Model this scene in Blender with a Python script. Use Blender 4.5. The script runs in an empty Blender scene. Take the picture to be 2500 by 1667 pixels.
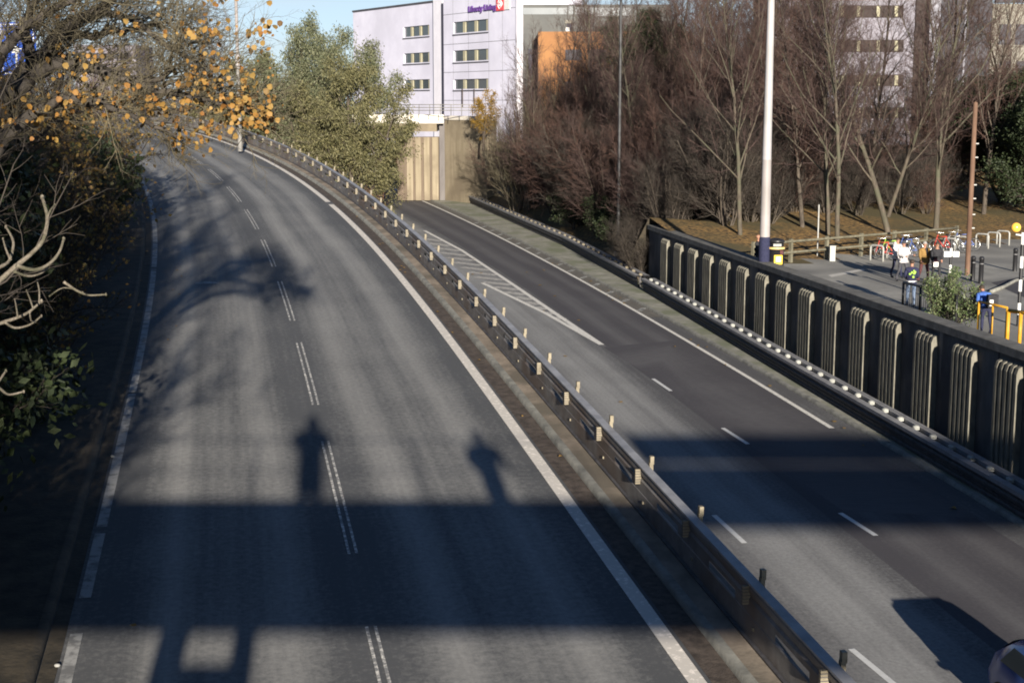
import bpy, bmesh, math, random
import numpy as np
from mathutils import Vector, Matrix
PI = math.pi
R = math.radians
scene = bpy.context.scene
col = scene.collection

# ------------------------------------------------------------------ camera
CAMZ = 12.0
F = 3600.0                      # focal length in pixels of the 2500 px wide photograph
CX, CY, HOR = 1250.0, 833.5, 255.0
PITCH = math.atan((CY - HOR) / F)
cam = bpy.data.cameras.new('camera'); camo = bpy.data.objects.new('camera', cam)
col.objects.link(camo); scene.camera = camo
camo.location = (0, 0, CAMZ); camo.rotation_euler = (PI / 2 - PITCH, 0, 0)
cam.sensor_width = 36.0; cam.lens = 36.0 * F / 2500.0
cam.clip_start = 0.05; cam.clip_end = 6000

# ------------------------------------------------------------------ light
SUN_AZ, SUN_EL = 6.9, 12.1      # the sun stands behind the camera, a little to its right
world = bpy.data.worlds.new('World'); scene.world = world; world.use_nodes = True
wn = world.node_tree.nodes; wl = world.node_tree.links
bg = wn['Background']; bg.inputs['Strength'].default_value = 0.05
sky = wn.new('ShaderNodeTexSky'); sky.sky_type = 'NISHITA'; sky.sun_disc = False
sky.sun_elevation = R(SUN_EL); sky.sun_rotation = R(180 - SUN_AZ)
sky.air_density = 0.6; sky.dust_density = 0.0; sky.ozone_density = 2.4
wtc = wn.new('ShaderNodeTexCoord'); wsx = wn.new('ShaderNodeSeparateXYZ'); wl.new(wtc.outputs['Generated'], wsx.inputs[0])
wmp = wn.new('ShaderNodeMapping'); wmp.inputs['Scale'].default_value = (3, 3, 16); wl.new(wtc.outputs['Generated'], wmp.inputs[0])
wnz = wn.new('ShaderNodeTexNoise'); wnz.inputs['Scale'].default_value = 2.0; wnz.inputs['Detail'].default_value = 8; wl.new(wmp.outputs[0], wnz.inputs['Vector'])
wrp = wn.new('ShaderNodeValToRGB'); wrp.color_ramp.elements[0].position = .30; wrp.color_ramp.elements[1].position = .70; wl.new(wnz.outputs['Fac'], wrp.inputs[0])
wel = wn.new('ShaderNodeValToRGB'); wel.color_ramp.elements[0].position = .0; wel.color_ramp.elements[1].position = .28; wel.color_ramp.elements[0].color = (1, 1, 1, 1); wel.color_ramp.elements[1].color = (0, 0, 0, 1); wl.new(wsx.outputs[2], wel.inputs[0])
wmu = wn.new('ShaderNodeMath'); wmu.operation = 'MULTIPLY_ADD'; wl.new(wrp.outputs[0], wmu.inputs[0]); wmu.inputs[1].default_value = .35; wmu.inputs[2].default_value = .65
wm2 = wn.new('ShaderNodeMath'); wm2.operation = 'MULTIPLY'; wl.new(wmu.outputs[0], wm2.inputs[0]); wl.new(wel.outputs[0], wm2.inputs[1])
wmx = wn.new('ShaderNodeMixRGB'); wl.new(wm2.outputs[0], wmx.inputs[0]); wl.new(sky.outputs[0], wmx.inputs[1]); wmx.inputs[2].default_value = (5.2, 5.9, 6.4, 1)
wl.new(wmx.outputs[0], bg.inputs[0])
sd = Vector((-math.sin(R(SUN_AZ)) * math.cos(R(SUN_EL)), math.cos(R(SUN_AZ)) * math.cos(R(SUN_EL)), -math.sin(R(SUN_EL))))
sl = bpy.data.lights.new('sun', 'SUN'); sl.energy = 5.0; sl.angle = R(0.55); sl.color = (1.0, 0.91, 0.775)
so = bpy.data.objects.new('sun', sl); col.objects.link(so)
so.rotation_euler = sd.to_track_quat('-Z', 'Y').to_euler(); so.location = (20, -60, 60)
vs = scene.view_settings
vs.view_transform = 'Standard'; vs.look = 'None'; vs.gamma = 1.0; vs.exposure = 1.42
scene.cycles.filter_width = 1.9

# ------------------------------------------------------------------ photo geometry helpers
cp, sp = math.cos(PITCH), math.sin(PITCH)
def ray(u, v):
    x = (u - CX) / F; y = (v - CY) / F
    return np.array([x, cp - y * sp, -sp - y * cp])
def at(u, v, Y):
    d = ray(u, v) * (Y / ray(u, v)[1]); return Vector((d[0], d[1], d[2] + CAMZ))
def on(u, v, z0, g=0.0):
    d = ray(u, v); t = z0 / (d[2] - g * d[1]); d = d * t
    return Vector((d[0], d[1], d[2] + CAMZ))
K = 2500 / 2352.0

# ------------------------------------------------------------------ object helpers
def tag(o, label=None, cat=None, group=None, kind=None):
    if label: o['label'] = label
    if cat: o['category'] = cat
    if group: o['group'] = group
    if kind: o['kind'] = kind
    return o
def empty(name, loc=(0, 0, 0), rz=0, label=None, cat=None, group=None):
    o = bpy.data.objects.new(name, None); col.objects.link(o)
    o.location = loc; o.rotation_euler = (0, 0, rz); o.empty_display_size = 0.2
    return tag(o, label, cat, group)
def link(name, me, parent=None):
    o = bpy.data.objects.new(name, me); col.objects.link(o)
    if parent is not None: o.parent = parent
    return o
def copy_tree(o, parent=None):
    c = o.copy(); col.objects.link(c)
    if parent is not None: c.parent = parent
    for ch in list(o.children): copy_tree(ch, c)
    return c
def np_mesh(name, verts, quads, mats, smooth=False, mi=None):
    verts = np.asarray(verts, dtype=np.float32); quads = np.asarray(quads, dtype=np.int32)
    me = bpy.data.meshes.new(name)
    n, k = quads.shape
    me.vertices.add(len(verts)); me.vertices.foreach_set('co', verts.ravel())
    me.loops.add(n * k); me.loops.foreach_set('vertex_index', quads.ravel())
    me.polygons.add(n); me.polygons.foreach_set('loop_start', np.arange(0, n * k, k, dtype=np.int32))
    me.polygons.foreach_set('loop_total', np.full(n, k, dtype=np.int32))
    for m in mats: me.materials.append(m)
    if mi is not None: me.polygons.foreach_set('material_index', np.asarray(mi, dtype=np.int32))
    if smooth: me.polygons.foreach_set('use_smooth', np.ones(n, dtype=bool))
    me.update(calc_edges=True)
    return me

class MB:
    """collects shapes; build() links them as one mesh object"""
    def __init__(s): s.v = []; s.f = []; s.m = []; s.sm = []; s.uv = None
    def face(s, pts, m=0, smooth=False):
        b = len(s.v); s.v += [tuple(p) for p in pts]; s.f.append(tuple(range(b, b + len(pts)))); s.m.append(m); s.sm.append(smooth)
    def grid(s, rows, m=0, close=False, smooth=True):
        b = len(s.v); n = len(rows[0])
        for r in rows: s.v += [tuple(p) for p in r]
        for i in range(len(rows) - 1):
            for j in range(n if close else n - 1):
                a = b + i * n + j; c = b + i * n + (j + 1) % n
                s.f.append((a, c, c + n, a + n)); s.m.append(m); s.sm.append(smooth)
    def box(s, c, size, rz=0, m=0, mat=None):
        cx, cy, cz = c; a, b_, h = size[0] / 2, size[1] / 2, size[2] / 2
        P = []
        for x, y, z in ((-a, -b_, -h), (a, -b_, -h), (a, b_, -h), (-a, b_, -h), (-a, -b_, h), (a, -b_, h), (a, b_, h), (-a, b_, h)):
            X = x * math.cos(rz) - y * math.sin(rz); Y = x * math.sin(rz) + y * math.cos(rz)
            P.append((cx + X, cy + Y, cz + z))
        k = len(s.v); s.v += P
        for q in ((0, 3, 2, 1), (4, 5, 6, 7), (0, 1, 5, 4), (1, 2, 6, 5), (2, 3, 7, 6), (3, 0, 4, 7)):
            s.f.append(tuple(k + i for i in q)); s.m.append(m); s.sm.append(False)
    def tube(s, pts, rad, n=6, m=0, cap=True):
        pts = [Vector(p) for p in pts]
        if not hasattr(rad, '__len__'): rad = [rad] * len(pts)
        rows = []; up = Vector((0, 0, 1)); ref = None
        for i, p in enumerate(pts):
            d = (pts[min(i + 1, len(pts) - 1)] - pts[max(i - 1, 0)]).normalized()
            if ref is None: ref = d.orthogonal().normalized()
            a = (ref - d * ref.dot(d)).normalized(); ref = a; b = d.cross(a)
            rows.append([p + (a * math.cos(2 * PI * k / n) + b * math.sin(2 * PI * k / n)) * rad[i] for k in range(n)])
        s.grid(rows, m, close=True)
        if cap: s.face(rows[0][::-1], m); s.face(rows[-1], m)
    def lathe(s, prof, c=(0, 0, 0), n=16, m=0):
        rows = [[(c[0] + r * math.cos(2 * PI * k / n), c[1] + r * math.sin(2 * PI * k / n), c[2] + z) for k in range(n)] for r, z in prof]
        s.grid(rows, m, close=True)
    def sphere(s, c, r, n=12, m=0, sc=(1, 1, 1)):
        rows = []
        for i in range(n // 2 + 1):
            th = PI * i / (n // 2)
            rows.append([(c[0] + sc[0] * r * math.sin(th) * math.cos(2 * PI * k / n), c[1] + sc[1] * r * math.sin(th) * math.sin(2 * PI * k / n), c[2] - sc[2] * r * math.cos(th)) for k in range(n)])
        s.grid(rows, m, close=True)
    def prism(s, poly, ax0, ax1, m=0):
        """poly: list of Vectors (closed outline), extruded from +ax0 to +ax1"""
        a = [Vector(p) + Vector(ax0) for p in poly]; b = [Vector(p) + Vector(ax1) for p in poly]
        s.face(a[::-1], m); s.face(b, m)
        for i in range(len(a)):
            j = (i + 1) % len(a); s.face([a[i], a[j], b[j], b[i]], m)
    def mesh(s, name, mats):
        me = bpy.data.meshes.new(name)
        me.from_pydata(s.v, [], s.f)
        for m in (mats if isinstance(mats, (list, tuple)) else [mats]): me.materials.append(m)
        me.polygons.foreach_set('material_index', s.m); me.polygons.foreach_set('use_smooth', s.sm)
        if s.uv is not None:
            l = me.uv_layers.new(name='UVMap'); vi = np.zeros(len(me.loops), dtype=np.int32)
            me.loops.foreach_get('vertex_index', vi); uv = np.asarray(s.uv, dtype=np.float32)[vi]
            l.data.foreach_set('uv', uv.ravel())
        me.update()
        bm = bmesh.new(); bm.from_mesh(me); bmesh.ops.remove_doubles(bm, verts=bm.verts, dist=1e-5) if s.uv is None else None
        bmesh.ops.recalc_face_normals(bm, faces=bm.faces); bm.to_mesh(me); bm.free()
        return me
    def build(s, name, mats, parent=None): return link(name, s.mesh(name, mats), parent)

# ------------------------------------------------------------------ materials
def mat(name, c, rough=0.8, spec=0.3, metal=0.0):
    m = bpy.data.materials.new(name); m.use_nodes = True
    b = m.node_tree.nodes['Principled BSDF']
    b.inputs['Base Color'].default_value = (*c, 1); b.inputs['Roughness'].default_value = rough
    b.inputs['Specular IOR Level'].default_value = spec; b.inputs['Metallic'].default_value = metal
    return m
def noisy(name, c1, c2, scale=3.0, rough=0.85, detail=6, stretch=(1, 1, 1), lo=0.35, hi=0.65, bump=0.0, coord='Object', spec=0.25, metal=0.0, bscale=None, c3=None, s3=0.3):
    m = mat(name, c1, rough, spec, metal); nt = m.node_tree; N = nt.nodes; L = nt.links
    b = N['Principled BSDF']
    tc = N.new('ShaderNodeTexCoord'); mp = N.new('ShaderNodeMapping'); mp.inputs['Scale'].default_value = stretch
    L.new(tc.outputs[coord], mp.inputs[0])
    nz = N.new('ShaderNodeTexNoise'); nz.inputs['Scale'].default_value = scale; nz.inputs['Detail'].default_value = detail; nz.inputs['Roughness'].default_value = 0.65
    L.new(mp.outputs[0], nz.inputs['Vector'])
    rp = N.new('ShaderNodeValToRGB'); rp.color_ramp.elements[0].position = lo; rp.color_ramp.elements[1].position = hi
    rp.color_ramp.elements[0].color = (*c1, 1); rp.color_ramp.elements[1].color = (*c2, 1)
    L.new(nz.outputs['Fac'], rp.inputs[0]); out = rp.outputs[0]
    if c3:
        n3 = N.new('ShaderNodeTexNoise'); n3.inputs['Scale'].default_value = s3; n3.inputs['Detail'].default_value = 5
        L.new(tc.outputs[coord], n3.inputs['Vector'])
        r3 = N.new('ShaderNodeValToRGB'); r3.color_ramp.elements[0].position = 0.45; r3.color_ramp.elements[1].position = 0.62
        L.new(n3.outputs['Fac'], r3.inputs[0])
        mx = N.new('ShaderNodeMixRGB'); L.new(r3.outputs[0], mx.inputs[0]); L.new(out, mx.inputs[1]); mx.inputs[2].default_value = (*c3, 1); out = mx.outputs[0]
    L.new(out, b.inputs['Base Color'])
    if bump:
        bp = N.new('ShaderNodeBump'); bp.inputs['Strength'].default_value = bump; bp.inputs['Distance'].default_value = 0.02
        nb = N.new('ShaderNodeTexNoise'); nb.inputs['Scale'].default_value = bscale or scale * 6; nb.inputs['Detail'].default_value = 4
        L.new(tc.outputs[coord], nb.inputs['Vector']); L.new(nb.outputs['Fac'], bp.inputs['Height']); L.new(bp.outputs[0], b.inputs['Normal'])
    return m
def leafmat(name, cols, trans=0.25, rough=0.6):
    m = mat(name, cols[0], rough, 0.25); nt = m.node_tree; N = nt.nodes; L = nt.links; b = N['Principled BSDF']
    g = N.new('ShaderNodeNewGeometry'); rp = N.new('ShaderNodeValToRGB')
    el = rp.color_ramp.elements
    for i, c in enumerate(cols):
        e = el[i] if i < 2 else el.new(0.5)
        e.color = (*c, 1)
    for i, e in enumerate(list(el)): pass
    n = len(cols)
    for i in range(n): el[i].position = i / max(1, n - 1)
    for i in range(n): el[i].color = (*cols[i], 1)
    L.new(g.outputs['Random Per Island'], rp.inputs[0]); L.new(rp.outputs[0], b.inputs['Base Color'])
    if trans:
        t = N.new('ShaderNodeBsdfTranslucent'); L.new(rp.outputs[0], t.inputs[0])
        mx = N.new('ShaderNodeMixShader'); mx.inputs[0].default_value = trans
        L.new(b.outputs[0], mx.inputs[1]); L.new(t.outputs[0], mx.inputs[2]); L.new(mx.outputs[0], N['Material Output'].inputs[0])
    return m
def asphalt(name, dark, light, bands, width=0.5):
    """UV: x = metres across the road, y = metres along it; lighter worn bands at the given offsets"""
    m = mat(name, dark, 0.85, 0.3); nt = m.node_tree; N = nt.nodes; L = nt.links; b = N['Principled BSDF']
    tc = N.new('ShaderNodeTexCoord'); sx = N.new('ShaderNodeSeparateXYZ'); L.new(tc.outputs['UV'], sx.inputs[0])
    wob = N.new('ShaderNodeTexNoise'); wob.inputs['Scale'].default_value = 0.06; wob.inputs['Detail'].default_value = 2; L.new(tc.outputs['UV'], wob.inputs['Vector'])
    def math_(op, a, bb, c=None):
        n = N.new('ShaderNodeMath'); n.operation = op
        for i, x in enumerate((a, bb, c)):
            if x is None: continue
            if isinstance(x, (int, float)): n.inputs[i].default_value = x
            else: L.new(x, n.inputs[i])
        return n.outputs[0]
    u = math_('ADD', sx.outputs[0], math_('MULTIPLY', math_('SUBTRACT', wob.outputs['Fac'], 0.5), 0.9))
    tot = None
    for o, w, a in bands:
        d = math_('DIVIDE', math_('ABSOLUTE', math_('SUBTRACT', u, o), None), w)
        g = math_('POWER', 2.718, math_('MULTIPLY', math_('MULTIPLY', d, d), -1.0)); g = math_('MULTIPLY', g, a)
        tot = g if tot is None else math_('MAXIMUM', tot, g)
    mp = N.new('ShaderNodeMapping'); mp.inputs['Scale'].default_value = (3.2, 0.05, 1); L.new(tc.outputs['UV'], mp.inputs[0])
    st = N.new('ShaderNodeTexNoise'); st.inputs['Scale'].default_value = 1.0; st.inputs['Detail'].default_value = 5; st.inputs['Roughness'].default_value = 0.7
    L.new(mp.outputs[0], st.inputs['Vector'])
    big = N.new('ShaderNodeTexNoise'); big.inputs['Scale'].default_value = 0.35; big.inputs['Detail'].default_value = 6; L.new(tc.outputs['UV'], big.inputs['Vector'])
    fine = N.new('ShaderNodeTexNoise'); fine.inputs['Scale'].default_value = 9.0; fine.inputs['Detail'].default_value = 7; fine.inputs['Roughness'].default_value = 0.8; L.new(tc.outputs['UV'], fine.inputs['Vector'])
    f = math_('ADD', tot, math_('MULTIPLY', math_('SUBTRACT', st.outputs['Fac'], 0.5), 0.75))
    f = math_('ADD', f, math_('MULTIPLY', math_('SUBTRACT', big.outputs['Fac'], 0.5), 0.5))
    f = math_('ADD', f, math_('MULTIPLY', math_('SUBTRACT', fine.outputs['Fac'], 0.5), 1.5))
    rp = N.new('ShaderNodeValToRGB'); rp.color_ramp.elements[0].color = (*dark, 1); rp.color_ramp.elements[1].color = (*light, 1)
    L.new(f, rp.inputs[0]); L.new(rp.outputs[0], b.inputs['Base Color'])
    bp = N.new('ShaderNodeBump'); bp.inputs['Strength'].default_value = 0.35; bp.inputs['Distance'].default_value = 0.01
    vb = N.new('ShaderNodeTexNoise'); vb.inputs['Scale'].default_value = 45; vb.inputs['Detail'].default_value = 3; L.new(tc.outputs['UV'], vb.inputs['Vector'])
    L.new(vb.outputs['Fac'], bp.inputs['Height']); L.new(bp.outputs[0], b.inputs['Normal'])
    return m
def paint(name, c, under, amount=0.45, scale=14):
    """road paint worn through to the asphalt"""
    m = noisy(name, under, c, scale=scale, lo=amount - 0.06, hi=amount + 0.06, rough=0.75, detail=8)
    return m

M = {}
M['road'] = asphalt('road asphalt', (0.066, 0.068, 0.072), (0.255, 0.252, 0.243), [(-2.7, 0.42, .62), (-1.15, 0.42, .55), (0.95, 0.45, .6), (2.55, 0.45, .62), (-1.9, 0.9, .3), (1.8, 0.9, .3)])
M['road2'] = asphalt('slip road asphalt', (0.070, 0.069, 0.073), (0.27, 0.27, 0.265), [(-10.5, 1.6, .7), (-8.2, 1.1, .68), (-6.0, 1.1, .72), (-4.9, .6, .6)])
M['road_dark'] = asphalt('newer asphalt', (0.052, 0.049, 0.055), (0.115, 0.112, 0.115), [(-2.6, .5, .5), (-1.0, .4, .4)])
M['road_tan'] = noisy('faded buff hatching', (0.075, 0.070, 0.064), (0.14, 0.13, 0.115), 3, lo=.3, hi=.7)
M['white'] = paint('white road paint', (0.50, 0.47, 0.43), (0.78, 0.72, 0.66), 0.40, 10)
M['white_worn'] = paint('worn white road paint', (0.58, 0.56, 0.52), (0.18, 0.18, 0.18), 0.54, 12)
M['white_faded'] = paint('faded white road paint', (0.34, 0.34, 0.32), (0.12, 0.12, 0.12), 0.50, 5)
M['hatch'] = paint('dulled white hatching', (0.40, 0.385, 0.36), (0.20, 0.19, 0.18), 0.46, 6)
M['gore'] = paint('white road paint lightly worn', (0.60, 0.58, 0.54), (0.36, 0.35, 0.33), 0.42, 8)
M['white_dull'] = paint('dull grey edge line', (0.27, 0.27, 0.265), (0.13, 0.13, 0.13), 0.47, 4)
M['dirt'] = noisy('gritty brown channel', (0.035, 0.028, 0.024), (0.09, 0.072, 0.06), 6, bump=.4)
M['kerb'] = noisy('kerb concrete', (0.12, 0.12, 0.11), (0.24, 0.235, 0.21), 2.5, bump=.2)
M['verge_conc'] = noisy('stained brown concrete', (0.14, 0.115, 0.092), (0.27, 0.225, 0.18), 2.2, stretch=(1, .55, 1), bump=.3, c3=(0.115, 0.10, 0.08), s3=.8)
M['verge_grey'] = noisy('grey verge concrete', (0.17, 0.168, 0.14), (0.28, 0.272, 0.235), 1.6, bump=.3, c3=(0.15, 0.16, 0.11), s3=.5)
M['steel'] = noisy('weathered galvanised steel', (0.10, 0.10, 0.105), (0.19, 0.19, 0.195), 3, rough=.55, metal=.25)
M['steel_dark'] = noisy('dark weathered steel', (0.035, 0.034, 0.038), (0.075, 0.072, 0.075), 4, rough=.6)
M['steel_mid'] = noisy('dull grey brown steel', (0.11, 0.104, 0.103), (0.19, 0.18, 0.175), 3, rough=.6, c3=(0.12, 0.095, 0.08), s3=.7)
M['rail_top'] = noisy('dull grey steel flange', (0.17, 0.17, 0.18), (0.27, 0.27, 0.28), 2, rough=.5)
M['cream'] = noisy('tan painted steel', (0.13, 0.112, 0.08), (0.215, 0.187, 0.137), 7, rough=.6)
M['cap_white'] = noisy('white marker block', (0.22, 0.225, 0.21), (0.33, 0.335, 0.32), 12)
M['wall'] = noisy('dark weathered concrete', (0.06, 0.058, 0.058), (0.13, 0.126, 0.12), 1.4, stretch=(1, 1, .25), bump=.25, c3=(0.05, 0.048, 0.05), s3=.4)
M['rib'] = noisy('fluted concrete', (0.10, 0.095, 0.078), (0.175, 0.165, 0.135), 5, bump=.35, stretch=(1, 1, .4))
M['stain_pale'] = noisy('pale lime stain', (0.09, 0.088, 0.085), (0.20, 0.195, 0.185), 5, stretch=(1, 1, .15))
M['stain_dark'] = noisy('dark water stain', (0.03, 0.03, 0.031), (0.075, 0.073, 0.07), 5, stretch=(1, 1, .15))
M['coping'] = noisy('coping concrete', (0.085, 0.082, 0.076), (0.155, 0.15, 0.138), 2.5, bump=.25)
M['plaza'] = noisy('plaza paving', (0.19, 0.185, 0.172), (0.29, 0.28, 0.255), 1.0, bump=.15, c3=(0.15, 0.147, 0.14), s3=.25)
M['plaza_line'] = noisy('pale paving band', (0.36, 0.345, 0.32), (0.48, 0.46, 0.42), 2)
M['litter'] = noisy('leaf litter', (0.035, 0.026, 0.017), (0.29, 0.175, 0.062), 4.5, lo=.42, hi=.60, bump=.6, c3=(0.075, 0.062, 0.030), s3=.15, detail=9)
M['grass'] = noisy('rough grass', (0.03, 0.04, 0.018), (0.075, 0.085, 0.035), 3.5, bump=.6, c3=(0.06, 0.045, 0.03), s3=.2, detail=9)
M['soil_shade'] = noisy('dark soil', (0.02, 0.018, 0.014), (0.055, 0.045, 0.032), 2.5, bump=.5)  # verge earth; also the painted shade on bank face and left kerb
M['far_ground'] = noisy('far ground', (0.05, 0.055, 0.035), (0.09, 0.085, 0.06), .05)
M['bark'] = noisy('brown bark', (0.035, 0.028, 0.023), (0.085, 0.07, 0.055), 8, stretch=(1, 1, .3), bump=.4)
M['bark_pale'] = noisy('pale bark', (0.042, 0.034, 0.027), (0.092, 0.076, 0.058), 7, stretch=(1, 1, .3), bump=.3, c3=(0.06, 0.06, 0.04), s3=1.2)
M['bark_near'] = noisy('mottled pale bark', (0.10, 0.082, 0.062), (0.20, 0.175, 0.14), 40, stretch=(1, 1, 1), bump=.6, c3=(0.08, 0.075, 0.05), s3=9)
M['bark_dark'] = noisy('dark bark', (0.022, 0.019, 0.017), (0.06, 0.052, 0.045), 8, stretch=(1, 1, .3), bump=.4)
M['twig'] = noisy('purple brown twigs', (0.030, 0.018, 0.018), (0.075, 0.050, 0.043), 1.2)
M['twig_pale'] = noisy('straw grey twigs', (0.060, 0.051, 0.034), (0.125, 0.108, 0.072), 1.2)
M['twig_red'] = noisy('reddish twigs', (0.040, 0.023, 0.020), (0.085, 0.050, 0.039), 1.2)
M['twig_dark'] = noisy('dark twigs', (0.022, 0.018, 0.016), (0.055, 0.046, 0.038), 1.2)
M['willow'] = leafmat('willow leaves', [(0.055, 0.056, 0.026), (0.105, 0.100, 0.046), (0.165, 0.150, 0.074), (0.085, 0.085, 0.042)])
M['willow2'] = leafmat('grey willow leaves', [(0.055, 0.066, 0.036), (0.115, 0.125, 0.070), (0.17, 0.17, 0.105)])
M['orange'] = leafmat('orange autumn leaves', [(0.19, 0.085, 0.022), (0.26, 0.135, 0.032), (0.28, 0.180, 0.055), (0.10, 0.055, 0.018)], .3)
M['yellow'] = leafmat('yellow autumn leaves', [(0.17, 0.105, 0.024), (0.27, 0.165, 0.030), (0.20, 0.12, 0.022)], .3)
M['ochre'] = leafmat('dull ochre leaves', [(0.085, 0.055, 0.022), (0.20, 0.12, 0.035), (0.13, 0.10, 0.03), (0.06, 0.06, 0.025)], .25)
M['green'] = leafmat('dark evergreen leaves', [(0.010, 0.017, 0.007), (0.020, 0.030, 0.012), (0.034, 0.044, 0.019)], .1)
M['green2'] = leafmat('mid green leaves', [(0.045, 0.075, 0.028), (0.09, 0.12, 0.05), (0.15, 0.16, 0.09)], .15, .4)
M['brownleaf'] = leafmat('dead brown leaves', [(0.09, 0.05, 0.03), (0.16, 0.085, 0.045), (0.06, 0.04, 0.026)], .2)
M['mast'] = noisy('pale grey painted mast', (0.26, 0.25, 0.26), (0.32, 0.31, 0.315), 1.2, rough=.5, c3=(0.24, 0.235, 0.235), s3=.5)
M['mast_pink'] = noisy('faded pinkish mast paint', (0.22, 0.20, 0.20), (0.27, 0.25, 0.248), 1.2, rough=.5, c3=(0.19, 0.175, 0.17), s3=.6)
M['pole_dark'] = noisy('dark lamp column paint', (0.016, 0.016, 0.018), (0.05, 0.05, 0.052), 2, rough=.5)
M['pole_grey'] = noisy('grey lamp column', (0.11, 0.105, 0.10), (0.18, 0.175, 0.165), 2, rough=.55)
M['wood_brown'] = noisy('brown stained pole', (0.075, 0.042, 0.028), (0.14, 0.085, 0.058), 3, stretch=(1, 1, .2))
M['wood_grey'] = noisy('weathered fence timber', (0.075, 0.069, 0.048), (0.14, 0.13, 0.095), 4, stretch=(1, 1, .4))
M['black'] = mat('black paint', (0.012, 0.012, 0.014), .4, .5)
M['whitep'] = noisy('white paint', (0.50, 0.50, 0.49), (0.58, 0.58, 0.57), 6, rough=.5)
M['yellowp'] = noisy('yellow paint', (0.33, 0.165, 0.012), (0.42, 0.225, 0.02), 5, rough=.5)
M['gold'] = mat('gold band', (0.55, 0.40, 0.16), .45)
M['sticker'] = mat('yellow sticker', (0.80, 0.55, 0.02), .5)
M['amber'] = mat('amber globe', (0.75, 0.42, 0.06), .25, .5)
M['rubber'] = mat('tyre rubber', (0.015, 0.015, 0.015), .8)
M['chrome'] = mat('bright metal', (0.62, 0.62, 0.62), .25, .5, .8)
M['bike_red'] = mat('red bicycle paint', (0.42, 0.04, 0.03), .35)
M['bike_green'] = mat('green bicycle paint', (0.25, 0.42, 0.06), .35)
M['bike_blue'] = mat('blue bicycle paint', (0.06, 0.10, 0.28), .35)
M['galv'] = noisy('galvanised hoop', (0.24, 0.24, 0.23), (0.34, 0.34, 0.32), 6, rough=.45)
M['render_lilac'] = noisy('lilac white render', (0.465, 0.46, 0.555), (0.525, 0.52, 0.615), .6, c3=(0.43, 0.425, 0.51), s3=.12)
M['render_bright'] = noisy('white render', (0.50, 0.49, 0.55), (0.56, 0.55, 0.61), .8)  # lighter copy of the lilac render for the sunlit return
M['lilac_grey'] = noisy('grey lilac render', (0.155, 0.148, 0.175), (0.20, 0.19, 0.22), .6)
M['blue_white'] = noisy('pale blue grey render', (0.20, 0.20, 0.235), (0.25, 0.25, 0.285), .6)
M['glass'] = mat('dark window glass', (0.045, 0.055, 0.060), .12, .6)
M['blind'] = noisy('cream window frame', (0.25, 0.232, 0.165), (0.31, 0.29, 0.21), 2)
M['recess'] = mat('dark recess', (0.025, 0.025, 0.04), .7)
M['clad_grey'] = noisy('grey cladding', (0.045, 0.047, 0.047), (0.065, 0.067, 0.065), .4, rough=.6)
M['clad_blue'] = noisy('blue grey glazing', (0.045, 0.06, 0.075), (0.075, 0.09, 0.105), .3, rough=.35)
M['clad_orange'] = noisy('orange cladding', (0.16, 0.062, 0.014), (0.21, 0.09, 0.022), .5, rough=.6)
M['brick_dark'] = noisy('dark brown panel', (0.03, 0.023, 0.023), (0.045, 0.036, 0.034), .6)
M['beige'] = noisy('beige stone', (0.15, 0.14, 0.12), (0.20, 0.19, 0.165), .3)
M['slate'] = noisy('slate grey render', (0.045, 0.045, 0.055), (0.07, 0.07, 0.08), .5)
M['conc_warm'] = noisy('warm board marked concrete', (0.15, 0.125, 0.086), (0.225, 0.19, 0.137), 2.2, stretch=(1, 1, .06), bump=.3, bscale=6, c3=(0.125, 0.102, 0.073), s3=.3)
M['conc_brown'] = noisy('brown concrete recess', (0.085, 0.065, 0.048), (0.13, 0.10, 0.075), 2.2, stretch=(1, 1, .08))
M['conc_pillar'] = noisy('grey concrete pillar', (0.085, 0.078, 0.078), (0.125, 0.116, 0.114), 1.5, stretch=(1, 1, .2))
M['conc_light'] = noisy('pale concrete', (0.42, 0.39, 0.35), (0.52, 0.49, 0.44), 1)
M['purple'] = mat('purple lettering', (0.10, 0.045, 0.20), .5)
M['redsign'] = mat('red sign panel', (0.52, 0.06, 0.07), .5)
M['pinkline'] = mat('pale pink line', (0.80, 0.52, 0.52), .5)
M['signblue'] = mat('blue road sign', (0.02, 0.07, 0.36), .4)
M['skin'] = mat('skin', (0.30, 0.155, 0.105), .6)
M['hair'] = mat('brown hair', (0.035, 0.024, 0.018), .7)
M['hair_grey'] = mat('grey hair', (0.22, 0.21, 0.20), .7)
M['cl_white'] = noisy('white jacket cloth', (0.42, 0.40, 0.40), (0.50, 0.48, 0.48), 12)
M['cl_tan'] = noisy('tan coat cloth', (0.17, 0.098, 0.03), (0.22, 0.135, 0.045), 12)
M['cl_black'] = noisy('black cloth', (0.014, 0.014, 0.017), (0.026, 0.026, 0.03), 12)
M['cl_navy'] = noisy('navy cloth', (0.012, 0.014, 0.035), (0.022, 0.024, 0.055), 12)
M['cl_blue'] = noisy('blue cloth', (0.03, 0.075, 0.26), (0.05, 0.11, 0.34), 12)
M['cl_grey'] = noisy('dark grey cloth', (0.035, 0.035, 0.045), (0.06, 0.06, 0.07), 12)
M['cl_jean'] = noisy('faded denim', (0.085, 0.12, 0.19), (0.14, 0.18, 0.26), 12)
M['cl_maroon'] = noisy('maroon cloth', (0.06, 0.022, 0.025), (0.09, 0.035, 0.035), 12)
M['print_green'] = mat('green print', (0.22, 0.36, 0.06), .7)
M['car_blue'] = mat('dark blue car paint', (0.05, 0.09, 0.26), .18, .6)
M['bridge'] = noisy('bridge concrete', (0.25, 0.24, 0.22), (0.34, 0.33, 0.30), 1)
M['litter_white'] = mat('paper scrap', (0.22, 0.22, 0.21), .8)

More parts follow.
